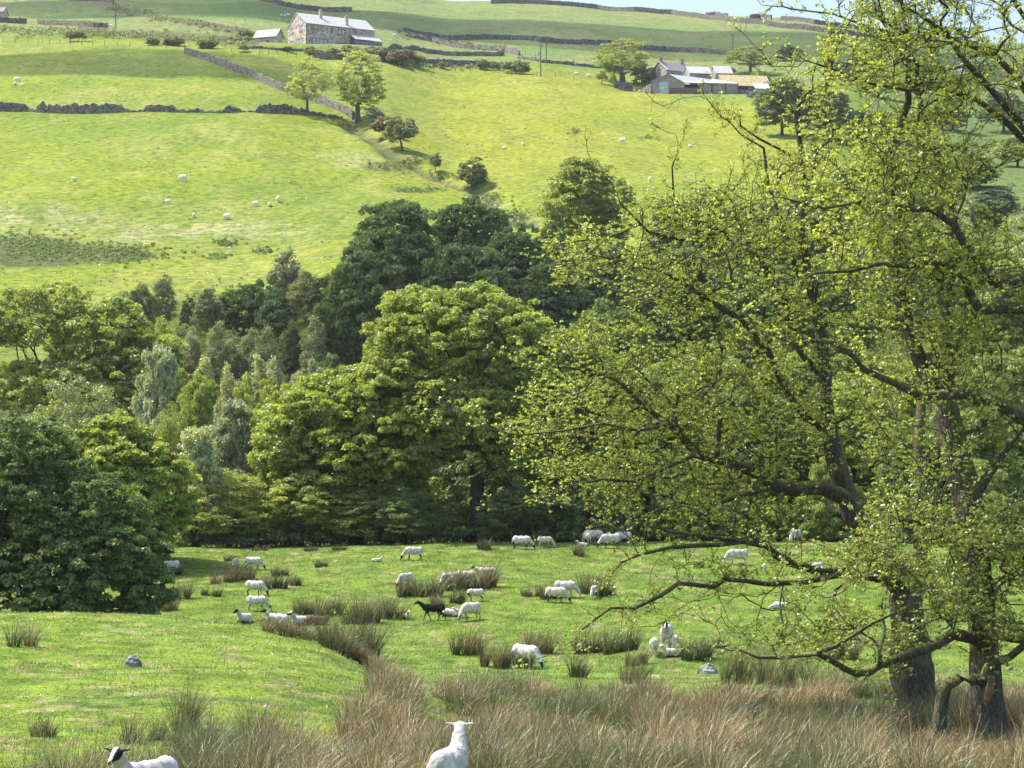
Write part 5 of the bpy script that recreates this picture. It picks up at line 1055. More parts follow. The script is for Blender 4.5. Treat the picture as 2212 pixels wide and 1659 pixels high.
# u, row of feet, heading (degrees: 0 right, 90 away from the viewer, 180 left, 270 towards), pose, coat, face, size, head turn, label, fat
FL = [
 (508, 1229, 262, 'graze', 'white', 'dark', .80, 0, 'smaller white sheep grazing towards the viewer at the upper left of the meadow', 1.0),
 (548, 1231, 350, 'graze', 'white', 'dark', .97, 0, 'white ewe grazing to the right, uppermost on the left side', 1.0),
 (552, 1287, 340, 'graze', 'white', 'dark', 1.05, 0, 'upper of the two white ewes grazing one above the other on the left', 1.0),
 (556, 1320, 352, 'graze', 'white', 'mottled', 1.03, 0, 'lower of the two stacked ewes, with a dark patch by its tail', 1.0),
 (527, 1346, 250, 'lie', 'white', 'black', 1.25, -.25, 'black-headed white ewe lying just behind the near slope crest', 1.0),
 (598, 1346, 175, 'lie', 'white', 'black', 1.2, .2, 'white ewe with a black face lying behind dark rushes', 1.0),
 (646, 1352, 245, 'lie', 'white', 'mottled', 1.3, -.2, 'white sheep with a black-and-white face resting behind rushes', .9),
 (682, 1350, 185, 'rest', 'brown', 'black', 1.2, 0, 'dark brown sheep almost hidden in the brown rushes', 1.0),
 (876, 1336, 300, 'lie', 'cream', 'white', .72, 0, 'cream lamb lying beside rushes left of the black sheep', .9),
 (934, 1340, 182, 'walk', 'black', 'black', 1.12, 0, 'black sheep walking to the left', .86),
 (974, 1331, 182, 'rest', 'white', 'black', .95, .1, 'white ewe lying flat right behind the black sheep', 1.0),
 (995, 1334, 200, 'stand', 'cream', 'white', .6, 0, 'small cream lamb behind the cream sheep next to the black one', .9),
 (1017, 1340, 222, 'graze', 'cream', 'mottled', 1.12, 0, 'large cream sheep grazing towards the viewer right of the black sheep', 1.15),
 (876, 1270, 232, 'graze', 'white', 'dark', 1.05, 0, 'white ewe grazing with its legs hidden in brown rushes, left of three hidden ewes', 1.0),
 (966, 1268, 240, 'graze', 'white', 'dark', 1.0, 0, 'left one of the three ewes standing behind the rush clumps', 1.0),
 (1003, 1267, 180, 'graze', 'cream', 'white', 1.1, 0, 'middle one of the three ewes behind the rush clumps, creamy', 1.1),
 (1050, 1258, 180, 'stand', 'cream', 'dark', 1.05, -.1, 'right one of the three ewes behind the rush clumps, dark face on her neighbour', 1.1),
 (989, 1299, 80, 'rest', 'white', 'white', .72, 0, 'small white lamb curled up in a green tuft', 1.0),
 (1026, 1299, 190, 'scratch', 'cream', 'dark', .85, 0, 'cream lamb twisting round to scratch itself', 1.0),
 (893, 1210, 184, 'graze', 'white', 'black', 1.02, 0, 'white ewe grazing to the left alone at the far side of the meadow', 1.0),
 (815, 1214, 10, 'lie', 'cream', 'white', .62, 0, 'cream lamb lying alone in open grass far off', .9),
 (1128, 1187, 352, 'graze', 'white', 'black', 1.08, 0, 'white black-faced ewe grazing to the right at the wood edge', 1.0),
 (1178, 1182, 350, 'graze', 'cream', 'white', .86, 0, 'cream sheep grazing behind the white black-faced ewe at the wood edge', 1.0),
 (1202, 1302, 350, 'graze', 'cream', 'dark', 1.04, 0, 'cream ewe grazing to the right in the middle of the meadow', 1.1),
 (1222, 1290, 352, 'graze', 'white', 'white', 1.1, 0, 'whiter ewe directly behind the cream one in the middle', 1.1),
 (1284, 1290, 250, 'graze', 'white', 'white', .80, 0, 'small white lamb grazing by rushes next to the alder leaf tips', 1.0),
 (1258, 1180, 190, 'lie', 'cream', 'white', .62, .15, 'small lamb lying at the left end of the row by the wood', .9),
 (1268, 1176, 110, 'graze', 'cream', 'white', .95, 0, 'cream sheep seen from behind at the left end of the row by the wood', 1.0),
 (1283, 1175, 0, 'graze', 'white', 'black', 1.1, 0, 'large white ewe standing broadside in the row by the wood', 1.05),
 (1306, 1175, 190, 'lie', 'white', 'mottled', .8, 0, 'dark mottled lamb resting between two ewes of the row', 1.0),
 (1318, 1184, 192, 'graze', 'white', 'black', 1.12, 0, 'white ewe of the row grazing to the left with a black head down', 1.0),
 (1345, 1176, 178, 'graze', 'white', 'white', 1.0, 0, 'white ewe behind the alder twig tips at the right of the row', 1.0),
 (1362, 1170, 200, 'stand', 'white', 'mottled', .9, 0, 'last white sheep of the row half covered by alder leaves', 1.0),
 (1397, 1168, 75, 'graze', 'white', 'white', .95, 0, 'white sheep seen from behind by itself right of the row', 1.0),
 (1592, 1220, 186, 'graze', 'white', 'white', 1.15, 0, 'white ewe grazing to the left behind the thick alder twigs', 1.1),
 (1652, 1238, 80, 'graze', 'cream', 'white', .72, 0, 'cream lamb below the crossing alder branches', 1.0),
 (1562, 1168, 20, 'graze', 'cream', 'white', .9, 0, 'cream sheep far off above the long low alder branch', 1.0),
 (1718, 1172, 235, 'graze', 'white', 'white', 1.05, 0, 'white ewe at the wood edge left of the alder foliage', 1.0),
 (1765, 1242, 230, 'graze', 'white', 'dark', .9, 0, 'white sheep showing through leaves right of the cream lamb', 1.0),
 (1685, 1316, 175, 'rest', 'white', 'white', .95, .1, 'white sheep lying behind the drooping alder twigs', 1.0),
 (1930, 1186, 95, 'graze', 'white', 'white', .95, 0, 'white sheep seen between the alder trunks at the wood edge', 1.0),
 (2174, 1184, 200, 'stand', 'white', 'mottled', 1.0, 0, 'white sheep near the right border above a mossy branch', 1.0),
 (2182, 1232, 185, 'graze', 'white', 'white', .95, 0, 'white sheep at the right border below the branch', 1.0),
 (1137, 1445, 318, 'graze', 'white', 'blaze', 1.38, 0, 'big white ewe with a black-and-white face grazing beside the brown rushes', .95),
 (1440, 1405, 262, 'stand', 'white', 'blaze', 1.5, 0, 'ewe with dark ears facing the viewer above her three lambs', 1.05),
 (1413, 1416, 80, 'graze', 'cream', 'white', .98, 0, 'lamb seen from behind, suckling at the left of the facing ewe', 1.1),
 (1455, 1408, 100, 'graze', 'cream', 'white', .98, 0, 'lamb tucked in at the right side of the facing ewe', 1.1),
 (1450, 1418, 200, 'lie', 'cream', 'white', .92, .1, 'lamb lying in front of the facing ewe on the bank', 1.0),
 (368, 1240, 200, 'graze', 'white', 'mottled', 1.0, 0, 'white sheep mostly hidden behind the edge of the dark bush', 1.0)]
def put(u, v, hd_, pose, coat, face, sz, hy, lab, fat, grp, lo, hi, dz=0.0):
    p = G(u, v, lo, hi); o = link('sheep', sheep_mesh(pose, coat, face, fat, hy), loc=(p[0], p[1], p[2] + dz - .01), rz=R(hd_), sc=sz)
    tag(o, lab, 'lamb' if 'lamb' in lab and 'ewe with' not in lab else 'sheep', grp); return o
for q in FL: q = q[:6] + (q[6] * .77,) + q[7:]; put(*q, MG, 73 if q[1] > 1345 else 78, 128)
put(312, 1778, 236, 'look', 'white', 'blaze', .95, .19, 'white ewe with a black-eared blazed face looking at the viewer from the bottom left', .95, MG, 20, 60)
put(972, 1745, 75, 'look', 'white', 'white', 1.02, .1, 'white ewe seen from behind standing deep in the rushes at the bottom', .9, MG, 20, 60)
HG = 'sheep scattered over the pasture across the valley'
HS = [(37, 177, 20, 1.25, 'largest of the three sheep close together at the far left', 0), (33, 185, 80, .8, 'lower left one of the three sheep close together at the far left', 0), (48, 187, 340, .8, 'lower right one of the three sheep close together at the far left', 0),
 (160, 392, 60, .8, 'lone small sheep on the left pasture below the ruined wall', 0), (395, 391, 175, 1.2, 'broadside sheep in the middle of the left pasture', 0), (363, 441, 10, .8, 'small sheep lower left of the broadside one', 0),
 (419, 470, 100, .8, 'small sheep low between two others in the left pasture', 0), (490, 474, 330, 1.05, 'lowest sheep on the left pasture', 0), (552, 446, 0, .9, 'left one of the pair grazing side by side', 0), (582, 447, 80, .75, 'right, smaller one of the pair grazing side by side', 0), (601, 437, 95, 1.1, 'sheep seen from behind just above the side-by-side pair', 0),
 (125, 52, 180, 1.0, 'left one of two white sheep under the long wall at the upper left', 0), (133, 53, 0, .8, 'right one of two white sheep under the long wall at the upper left', 0), (190, 55, 180, .9, 'single white sheep under the right part of that long wall', 0),
 (224, 57, 90, .9, 'white sheep at the end of the upper left wall', 0), (232, 58, 10, .9, 'second white sheep left of the pole', 0), (240, 58, 170, .8, 'white sheep nearest the pole', 0),
 (608, 36, 0, .9, 'leftmost of three sheep left of the big house gable', 0), (616, 36, 0, .8, 'middle of three sheep left of the big house gable', 0), (623, 35, 0, 1.0, 'rightmost of three sheep by the big house gable', 0),
 (852, 79, 0, .9, 'tiny white sheep right of the big house', 0), (722, 232, 0, .9, 'sheep lying under the diagonal wall between the two ash trees', 0), (714, 230, 0, .7, 'lamb lying under the diagonal wall between the two ash trees', 0),
 (1090, 323, 0, .7, 'left small lamb on the bright right-hand field', 0), (1130, 316, 60, .8, 'right small sheep of two in the middle of the bright field', 0), (1345, 309, 170, 1.2, 'biggest white sheep on the bright right-hand field', 0), (1404, 393, 95, 1.0, 'white sheep low on the bright right-hand field', 0), (1491, 319, 0, .7, 'small white lamb right on the bright field', 0),
 (1245, 163, 180, 1.0, 'left white sheep on the crest near the stone farmhouse', 0), (1272, 167, 180, 1.0, 'right white sheep on the crest near the stone farmhouse', 0)]
for u, v, hd_, sz, lab, _ in HS:
    o = put(u, v, hd_, 'graze', 'pale', 'white', sz * .78, 0, lab, 1.7, HG, 230, 900)
for i, (u, v) in enumerate([(1648, 41), (1660, 43), (1630, 43), (1652, 47), (1664, 49), (1690, 50), (1600, 42)]):
    put(u, v + 2, 180 * (i % 2), 'graze', 'pale', 'white', .9, 0, ('leftmost', 'second', 'third', 'lower', 'lower right', 'rightmost', 'outlying left')[i] + ' tiny sheep below the short wall on the skyline', 1.25, 'sheep on the skyline', 700, 1000)

# ------------------------------------------------------------ flowering thistles among the rushes
def thistle(u, v, d, hpx, label, seed):
    x_ = (u - CU) / F * d; z_ = hz(x_, d); h = Pt(u, v, d)[2] - z_; root = empty('thistle', (x_, d, z_)); r = rng(seed)
    m = MB(); m.tube((0, 0, -.05), (.02, 0, h), .014, .009, 6); heads = [(.02, 0, h)]
    for i in range(5):
        a = i * 2.4; t_ = .55 + .09 * i; e_ = (.02 + .13 * math.cos(a), .13 * math.sin(a), h * t_ + .14); m.tube((.01, 0, h * t_), e_, .008, .006, 5); heads.append(e_)
    m.build('stem', simple('thistle_green_%d' % seed, (.12, .17, .07), .8, .2), root); m = MB()
    for i in range(26):
        a = i * 2.4; z0_ = h * (.1 + .8 * i / 26); L = .20 - .10 * i / 26; c_, s_ = math.cos(a), math.sin(a)
        for k_ in range(4):
            q0 = L * k_ / 4; q1 = L * (k_ + .8) / 4; w_ = .035 * (1 - k_ / 5); m.poly([(c_ * q0, s_ * q0, z0_ + .02 * k_), (c_ * q1 - s_ * w_, s_ * q1 + c_ * w_, z0_ + .02 * k_ + .02), (c_ * q1 * 1.05, s_ * q1 * 1.05, z0_ + .02 * k_), (c_ * q1 + s_ * w_, s_ * q1 - c_ * w_, z0_ + .02 * k_ + .02)])
    m.build('leaves', bpy.data.materials['thistle_green_%d' % seed], root)
    for i, p_ in enumerate(heads):
        q = ICO[0] * np.array([.026, .026, .028]); q2 = ICO[0] * np.array([.022, .022, .022]) + np.array([0, 0, .032]); o_ = link('flower_head', mesh('bud', q, ICO[1], [bpy.data.materials['thistle_green_%d' % seed]], smooth=True), root, p_)
        if i < 4: link('petals', mesh('petals', q2, ICO[1], [M_PURPLE], smooth=False), o_)
    tag(root, label, 'thistle', 'thistles in the rushes')
M_PURPLE = simple('thistle_purple', (.28, .05, .16), .8, .3, 40)
thistle(1925, 1507, 40, 0, 'purple flowered thistle left of the leaning alder foot', 1); thistle(1624, 1528, 40.5, 0, 'dark thistle in bud among the straw-coloured rushes', 2)
# ------------------------------------------------------------ stone walls, fences, poles
def stone_mat(name, c, scale=2.2, dark=.35, light=1.6):
    m, t, o = nmat(name); b = N(t, 'ShaderNodeBsdfPrincipled', Roughness=.95); b.inputs['Specular IOR Level'].default_value = .1
    tc = N(t, 'ShaderNodeTexCoord'); mp = N(t, 'ShaderNodeMapping'); mp.inputs['Scale'].default_value = (1, 1, 2.0); t.links.new(tc.outputs['Object'], mp.inputs[0])
    vo = N(t, 'ShaderNodeTexVoronoi'); vo.inputs['Scale'].default_value = scale; t.links.new(mp.outputs[0], vo.inputs['Vector'])
    sp = N(t, 'ShaderNodeSeparateColor'); t.links.new(vo.outputs['Color'], sp.inputs[0])
    r = ramp(t, [(0, tuple(k * dark for k in c)), (.45, c), (1, tuple(min(1, k * light) for k in c))]); t.links.new(sp.outputs[0], r.inputs[0])
    n = noise(t, 1.1, 5, .7, tc.outputs['Object']); rr = ramp(t, [(.35, (.65, .65, .65)), (.65, (1.25, 1.22, 1.15))]); t.links.new(n.outputs[0], rr.inputs[0])
    t.links.new(mulc(t, r.outputs[0], rr.outputs[0]), b.inputs['Base Color'])
    bp = N(t, 'ShaderNodeBump', Strength=.7, Distance=.08); t.links.new(vo.outputs['Distance'], bp.inputs['Height']); t.links.new(bp.outputs[0], b.inputs['Normal'])
    t.links.new(b.outputs[0], o.inputs[0]); return m
M_WALL = stone_mat('dry_stone', (.155, .145, .125)); M_WALLP = stone_mat('dry_stone_pale', (.165, .155, .14)); M_HOUSE = stone_mat('house_stone', (.52, .45, .37), 1.6, .6, 1.35)
M_ROOF = simple('stone_slate', (.43, .415, .39), .5, .22, 1.4, .6); M_ROOFD = simple('dark_slate', (.20, .18, .175), .6, .2, 1.2); M_MOSSY = None
M_FRAME = simple('window_frame', (.05, .05, .05), .6, .1); M_DARKIN = simple('opening_shade', (.02, .02, .022), .8, .1); M_LINTEL = simple('lintel_stone', (.40, .36, .30), .9, .2)
M_WOODP = simple('post_wood', (.16, .145, .125), .9, .3); M_METAL = simple('gate_metal', (.45, .47, .5), .4, .1, metal=.6)
def glassm(name, c=(.16, .18, .20), rough=.12):
    m, t, o = nmat(name); b = N(t, 'ShaderNodeBsdfPrincipled', Roughness=rough); b.inputs['Base Color'].default_value = (*c, 1); b.inputs['Specular IOR Level'].default_value = .9; t.links.new(b.outputs[0], o.inputs[0]); return m
M_GLASS = glassm('window_glass'); M_BLIND = glassm('window_with_blind', (.55, .54, .50), .4)
def wall(pts, label, h=1.25, wd=.55, mat=None, jag=.16, lo=230, hi=1200, prof_=None, name='stone_wall', seed=0, sub=.45):
    g = [G(u, v, lo, hi) for u, v in pts]; X = []; Y = []; U = []
    for i, (a, b) in enumerate(zip(g[:-1], g[1:])):
        n = max(2, int(np.hypot(b[0] - a[0], b[1] - a[1]) / sub)); s = np.arange(n) / n
        X.append(a[0] + (b[0] - a[0]) * s); Y.append(a[1] + (b[1] - a[1]) * s); U.append(pts[i][0] + (pts[i + 1][0] - pts[i][0]) * s)
    X = np.concatenate(X + [[g[-1][0]]]); Y = np.concatenate(Y + [[g[-1][1]]]); U = np.concatenate(U + [[pts[-1][0]]])
    r = rng(seed + int(pts[0][0]) + 7); n = len(X); Z = H(X, Y); hh = np.full(n, h) if prof_ is None else h * prof_(U)
    hh = hh * (.94 + .12 * fbm(X / 4, Y / 4, 81, 2)) + r.normal(size=n) * jag * .5 * (hh > .1)
    tx = np.gradient(X); ty = np.gradient(Y); L = np.hypot(tx, ty) + 1e-9; nx_, ny_ = -ty / L, tx / L
    rows = []
    for s, k in ((-.5, 0), (-.44, .5), (-.34, 1), (.34, 1), (.44, .5), (.5, 0)):
        w_ = wd * s + r.normal(size=n) * .03; zz = Z + hh * k + (r.normal(size=n) * jag * .25 if k == 1 else 0) - (.4 if k == 0 else 0); rows.append(np.stack([X + nx_ * w_, Y + ny_ * w_, zz], 1))
    V = np.stack(rows, 1).reshape(-1, 3); q = 6; b = np.arange(n - 1)[:, None] * q
    Fq = np.concatenate([np.concatenate([b + i, b + i + 1, b + i + 1 + q, b + i + q], 1) for i in range(5)] + [np.array([[0, 1, 4, 5], [1, 2, 3, 4], [(n - 1) * q + 5, (n - 1) * q + 4, (n - 1) * q + 1, (n - 1) * q], [(n - 1) * q + 4, (n - 1) * q + 3, (n - 1) * q + 2, (n - 1) * q + 1]])])
    return tag(link(name, mesh(name, V, Fq, [mat or M_WALL])), label, 'wall', 'dry stone walls on the hill')
ruin = lambda u: np.interp(u, [0, 50, 58, 66, 78, 84, 225, 262, 275, 305, 312, 325, 340, 372, 384, 400, 422, 428, 436, 470, 482, 500, 512, 520, 550, 558, 620, 640, 665, 700, 760], [1, 1, .5, .25, .3, 1, 1.05, .9, .3, .12, .35, .75, .6, .85, .35, .3, .3, .55, .2, .2, .5, .8, .4, .1, .12, .9, .95, .75, .5, .3, .2])
wall([(-60, 240), (60, 240), (78, 242), (265, 243), (400, 243), (480, 244), (560, 243), (640, 246), (690, 250), (740, 256)], 'long ruined stone wall with gaps running level across the left pasture', 1.5, .7, jag=.3, prof_=ruin, lo=380, hi=460, name='ruined_wall')
wall([(400, 116), (450, 130), (500, 150), (560, 175), (610, 196), (650, 210), (700, 226), (740, 242), (764, 258)], 'tall stone wall slanting down from the fence to the ash trees', 1.45, .6, jag=.14, mat=M_WALLP, lo=380, hi=600)
wall([(-40, 48), (57, 51)], 'short wall stub at the top left edge', 1.4, lo=500, hi=800); wall([(82, 51), (205, 59)], 'long wall with sheep below it at the upper left', 1.3, lo=500, hi=800); wall([(208, 59), (233, 60)], 'short wall piece just left of the pole', 1.2, lo=500, hi=800)
wall([(150, 1), (192, 3), (245, 10)], 'wall crossing the top edge at the upper left', 1.3, lo=600, hi=1100); wall([(413, 50), (455, 57), (495, 66), (530, 72)], 'tumbled wall in the scrubby bank left of the big house', .9, jag=.4, lo=500, hi=900)
wall([(562, 2), (600, 10), (646, 20), (690, 24), (760, 26)], 'dark wall coming down behind the roof of the big house', 1.6, lo=560, hi=1100)
wall([(860, 72), (934, 90), (996, 104), (1093, 112), (1122, 120)], 'rough wall falling to the right above the big house garden', 1.2, jag=.3, mat=M_WALLP, lo=500, hi=900); wall([(838, 112), (937, 116), (1090, 121)], 'level field wall right of the big house', 1.1, lo=480, hi=800)
wall([(870, 70), (1009, 86), (1100, 86), (1170, 91), (1294, 97), (1397, 109), (1435, 110), (1502, 114), (1582, 120)], 'long dark wall crossing the hill behind the stone farmhouse', 1.45, lo=500, hi=900)
wall([(1120, 128), (1170, 135), (1304, 148), (1400, 155)], 'low hedge-like wall behind the tall open tree', .7, jag=.3, lo=470, hi=800)
wall([(1060, -4), (1150, 2), (1207, 7), (1290, 12), (1371, 23), (1450, 31), (1528, 42), (1600, 50), (1662, 56), (1750, 66), (1833, 77), (1950, 92)], 'long boundary wall just under the skyline', 1.9, lo=600, hi=900)
wall([(1621, 44), (1639, 41), (1667, 43)], 'short curved wall on the skyline', 2.0, lo=780, hi=1000); wall([(1687, 44), (1760, 52), (1824, 60), (1900, 70)], 'straight wall along the skyline at the right', 1.6, lo=780, hi=1000); wall([(1525, 27), (1545, 30), (1572, 37)], 'broken wall on top of the moor edge', 1.4, jag=.4, lo=780, hi=1000)
wall([(679, 126), (760, 128), (823, 134), (940, 141), (959, 141), (1071, 147), (1120, 152)], 'brown retaining wall below the shrubs right of the big house', 1.5, mat=M_WALLP, lo=460, hi=560); wall([(538, 105), (600, 108), (661, 110), (748, 113), (760, 114)], 'low garden wall in front of the big stone house', .5, mat=M_WALLP, lo=460, hi=560)
def fence(pts, label, step=3.2, h=1.15, lo=300, hi=900):
    g = [G(u, v, lo, hi) for u, v in pts]; root = empty('wire_fence', tuple(g[0])); P = []
    for a, b in zip(g[:-1], g[1:]):
        n = max(1, int(np.hypot(*(b - a)[:2]) / step)); P += [a + (b - a) * i / n for i in range(n)]
    P.append(g[-1]); me = None; q = []
    for p in P:
        z = hz(p[0], p[1]); q.append((p[0] - g[0][0], p[1] - g[0][1], z - g[0][2]))
    mb = MB(); mb.tube((0, 0, -.3), (0, 0, h), .07, .06, 5); first = mb.build('post', M_WOODP, root); first.location = q[0]
    for k, l in enumerate(q[1:99]):
        o = first.copy(); COL.objects.link(o); o.parent = root; o.location = l; o.rotation_euler = (.06 * math.sin(k * 2.3), .06 * math.cos(k * 1.7), 0)
    mb = MB()
    for hh in (.35, .7, 1.05):
        for a, b in zip(q[:-1], q[1:]): mb.tube((a[0], a[1], a[2] + hh), (b[0], b[1], b[2] + hh), .008, .008, 3)
    mb.build('wire', M_METAL, root); tag(root, label, 'fence', 'post and wire fences on the hill'); return root
fence([(-20, 90), (60, 93), (130, 95), (200, 98), (280, 102), (360, 104), (398, 106)], 'post and wire fence along the top of the left pasture'); fence([(410, 106), (500, 113), (560, 118), (640, 123)], 'post and wire fence under the low annex')
fence([(850, 146), (950, 152), (1050, 157), (1160, 165), (1240, 172)], 'fence with leaning posts below the retaining wall'); fence([(1135, 118), (1180, 126), (1240, 134)], 'short fence by the wall end near the transformer pole')
def pole(u, v, top, label, extra=None, lo=400, hi=900):
    p = G(u, v, lo, hi); zt = Pt(u, top, p[1])[2]; root = empty('utility_pole', tuple(p)); h = zt - p[2]
    mb = MB(); mb.tube((0, 0, -.4), (0, 0, h), .16, .12, 8); mb.build('shaft', M_WOODP, root)
    mb = MB(); mb.box(-.8, .8, -.06, .06, h - .35, h - .22)
    for x_ in (-.7, 0, .7): mb.tube((x_, 0, h - .22), (x_, 0, h - .02), .05, .04, 6)
    mb.build('crossarm', M_WOODP, root)
    if extra: mb = MB(); mb.tube((-.55, 0, h * .55), (-.55, 0, h * .55 + 1.1), .32, .32, 10); mb.box(-.5, .1, -.05, .05, h * .55 + .4, h * .55 + .5); mb.build('transformer', M_METAL, root)
    tag(root, label, 'pole', 'utility poles on the hill'); return root
pole(1168, 166, 84, 'wooden pole with a grey transformer in front of the field wall', True); pole(1180, 128, 78, 'thin pole standing behind the transformer pole'); pole(250, 60, 6, 'thin wooden pole at the upper left'); pole(1583, 115, 74, 'wooden pole above the pale tree behind the barns')
# ------------------------------------------------------------ buildings: x along the front, y into depth, z up
def windows(root, wins, mat_glass=None):
    for (x0, x1, z0, z1, n, gm) in wins:      # on the front face y = 0
        fr = MB(); t_ = .09; fr.box(x0, x1, -.05, .04, z0, z0 + t_); fr.box(x0, x1, -.05, .04, z1 - t_, z1); fr.box(x0, x0 + t_, -.05, .04, z0 + t_, z1 - t_); fr.box(x1 - t_, x1, -.05, .04, z0 + t_, z1 - t_)
        for i in range(1, n): xx = x0 + (x1 - x0) * i / n; fr.box(xx - .08, xx + .08, -.055, .04, z0 + t_, z1 - t_)
        f = fr.build('window', M_FRAME, root); g = MB(); g.box(x0 + t_, x1 - t_, -.02, .02, z0 + t_, z1 - t_); g.build('pane', gm, f)
        s = MB(); s.box(x0 - .15, x1 + .15, -.09, .03, z0 - .16, z0 - .003); s.build('sill', M_LINTEL, f); s = MB(); s.box(x0 - .15, x1 + .15, -.07, .03, z1 + .003, z1 + .22); s.build('lintel', M_LINTEL, f)
def side_windows(root, wins):                # on the left gable x = 0, coordinates (y, z)
    for (y0, y1, z0, z1, n, gm) in wins:
        t_ = .09; fr = MB(); fr.box(-.05, .04, y0, y1, z0, z0 + t_); fr.box(-.05, .04, y0, y1, z1 - t_, z1); fr.box(-.05, .04, y0, y0 + t_, z0 + t_, z1 - t_); fr.box(-.05, .04, y1 - t_, y1, z0 + t_, z1 - t_)
        for i in range(1, n): yy = y0 + (y1 - y0) * i / n; fr.box(-.055, .04, yy - .08, yy + .08, z0 + t_, z1 - t_)
        f = fr.build('window', M_FRAME, root); g = MB(); g.box(-.02, .02, y0 + t_, y1 - t_, z0 + t_, z1 - t_); g.build('pane', gm, f)
        s = MB(); s.box(-.09, .03, y0 - .15, y1 + .15, z0 - .16, z0 - .003); s.build('sill', M_LINTEL, f); s = MB(); s.box(-.07, .03, y0 - .15, y1 + .15, z1 + .003, z1 + .22); s.build('lintel', M_LINTEL, f)
def gabled(root, L, Wd, he, hr, wallm, roofm, x0=0, y0=0, oh=.25, z0=-1.5, names=('wall', 'roof'), th=.16):
    m = MB(); x1, y1 = x0 + L, y0 + Wd; ym = (y0 + y1) / 2
    m.poly([(x0, y0, z0), (x1, y0, z0), (x1, y0, he), (x0, y0, he)]); m.poly([(x1, y1, z0), (x0, y1, z0), (x0, y1, he), (x1, y1, he)])
    m.poly([(x0, y1, z0), (x0, y0, z0), (x0, y0, he), (x0, ym, hr), (x0, y1, he)]); m.poly([(x1, y0, z0), (x1, y1, z0), (x1, y1, he), (x1, ym, hr), (x1, y0, he)])
    m.build(names[0], wallm, root); r_ = MB(); sl_ = (hr - he) / (ym - y0); ye = y0 - oh; ze = he - oh * sl_
    for a, b in (((ye, ze), (ym, hr)), ((y1 + oh, ze), (ym, hr))):
        q = [(x0 - .15, a[0], a[1] + .02), (x1 + .15, a[0], a[1] + .02), (x1 + .15, b[0], b[1] + .02), (x0 - .15, b[0], b[1] + .02)]; k = 1 if b[0] > a[0] else -1
        r_.slab(q, (0, -sl_ * k, 1), th)
    return r_.build(names[1], roofm, root)
def chimney(roof, x, y, z0, z1, w_=.7, d_=.55, mat=None):
    m = MB(); m.box(x - w_ / 2, x + w_ / 2, y - d_ / 2, y + d_ / 2, z0, z1); m.box(x - w_ / 2 - .08, x + w_ / 2 + .08, y - d_ / 2 - .08, y + d_ / 2 + .08, z1 + .002, z1 + .14); m.tube((x, y, z1 + .14), (x, y, z1 + .55), .14, .11, 8)
    return m.build('chimney', mat or M_HOUSE, roof)
def site(name, u, v, d, ang, label, cat='house', group=None):
    p = Pt(u, v, d); root = empty(name, tuple(p), R(ang)); tag(root, label, cat, group); return root
# the big stone house
k = dH / F; fz = lambda v: (97.5 - v) * k
ho = site('stone_house', 661, 97.5, dH, 34, 'large stone house with a pale slate roof, low annex and glazed porch, upper centre left')
cs = math.cos(R(34)); sn = math.sin(R(34)); LH = 133 * k / cs * 1.07; WH = 46.5 * k / sn
rf = gabled(ho, LH, WH, fz(49.5), fz(20.5) - .2, M_HOUSE, M_ROOF)
fx = lambda u: (u - 661) * k / cs * 1.035; gy = lambda u: (661 - u) * k / sn
windows(ho, [(fx(672), fx(676.5), fz(63.5), fz(52.5), 1, M_GLASS), (fx(691), fx(695), fz(63.5), fz(53), 1, M_BLIND), (fx(710), fx(714), fz(64), fz(54), 1, M_GLASS), (fx(725.5), fx(738), fz(66), fz(55), 2, M_BLIND), (fx(759), fx(763), fz(60), fz(56), 1, M_GLASS), (fx(673.5), fx(702.5), fz(92.5), fz(80.5), 4, M_BLIND), (fx(722), fx(740), fz(100), fz(84.5), 3, M_GLASS)])
side_windows(ho, [(gy(628), gy(621), fz(63.5), fz(52.5), 2, M_BLIND), (gy(651), gy(644.5), fz(63), fz(52), 2, M_BLIND), (gy(628), gy(621), fz(92), fz(80.5), 2, M_BLIND), (gy(653), gy(636.5), fz(92), fz(80), 4, M_BLIND)])
rm = (fz(20.5) - fz(49.5)) / (WH / 2); chimney(rf, LH * .30, WH * .34, fz(49.5) + rm * WH * .30, fz(49.5) + rm * WH * .5 + .9); chimney(rf, LH * .62, WH * .12, fz(49.5) + rm * .3, fz(49.5) + rm * WH * .2 + 1.5)
m = MB(); m.tube((.12, -.1, -1), (.12, -.1, fz(50)), .07, .07, 6); m.build('drainpipe', M_FRAME, ho)
# annex on the left
an = empty('annex', (0, 0, 0)); an.parent = ho
ax = -63.5 * k; an.location = (ax * cs, -ax * sn, 0); an.rotation_euler = (0, 0, R(-34 - 25))
LA = 52 * k / math.cos(R(25)); WA = 38 * k
def annex():
    r_ = gabled(an, LA, WA * .8, fz(77), fz(60.5), M_HOUSE, simple('annex_slate', (.26, .25, .24), .6, .25, 1.4), x0=-LA)
    windows(an, [(-LA + 1.0, -LA + 1.5, fz(96), fz(86), 1, M_GLASS), (-LA + 1.9, -LA + 2.5, fz(96), fz(86), 1, M_GLASS), (-LA + 3.4, -LA + 4.3, fz(98), fz(85), 2, M_GLASS), (-LA + 5.0, -LA + 5.4, fz(90), fz(83), 1, M_BLIND)])
annex()
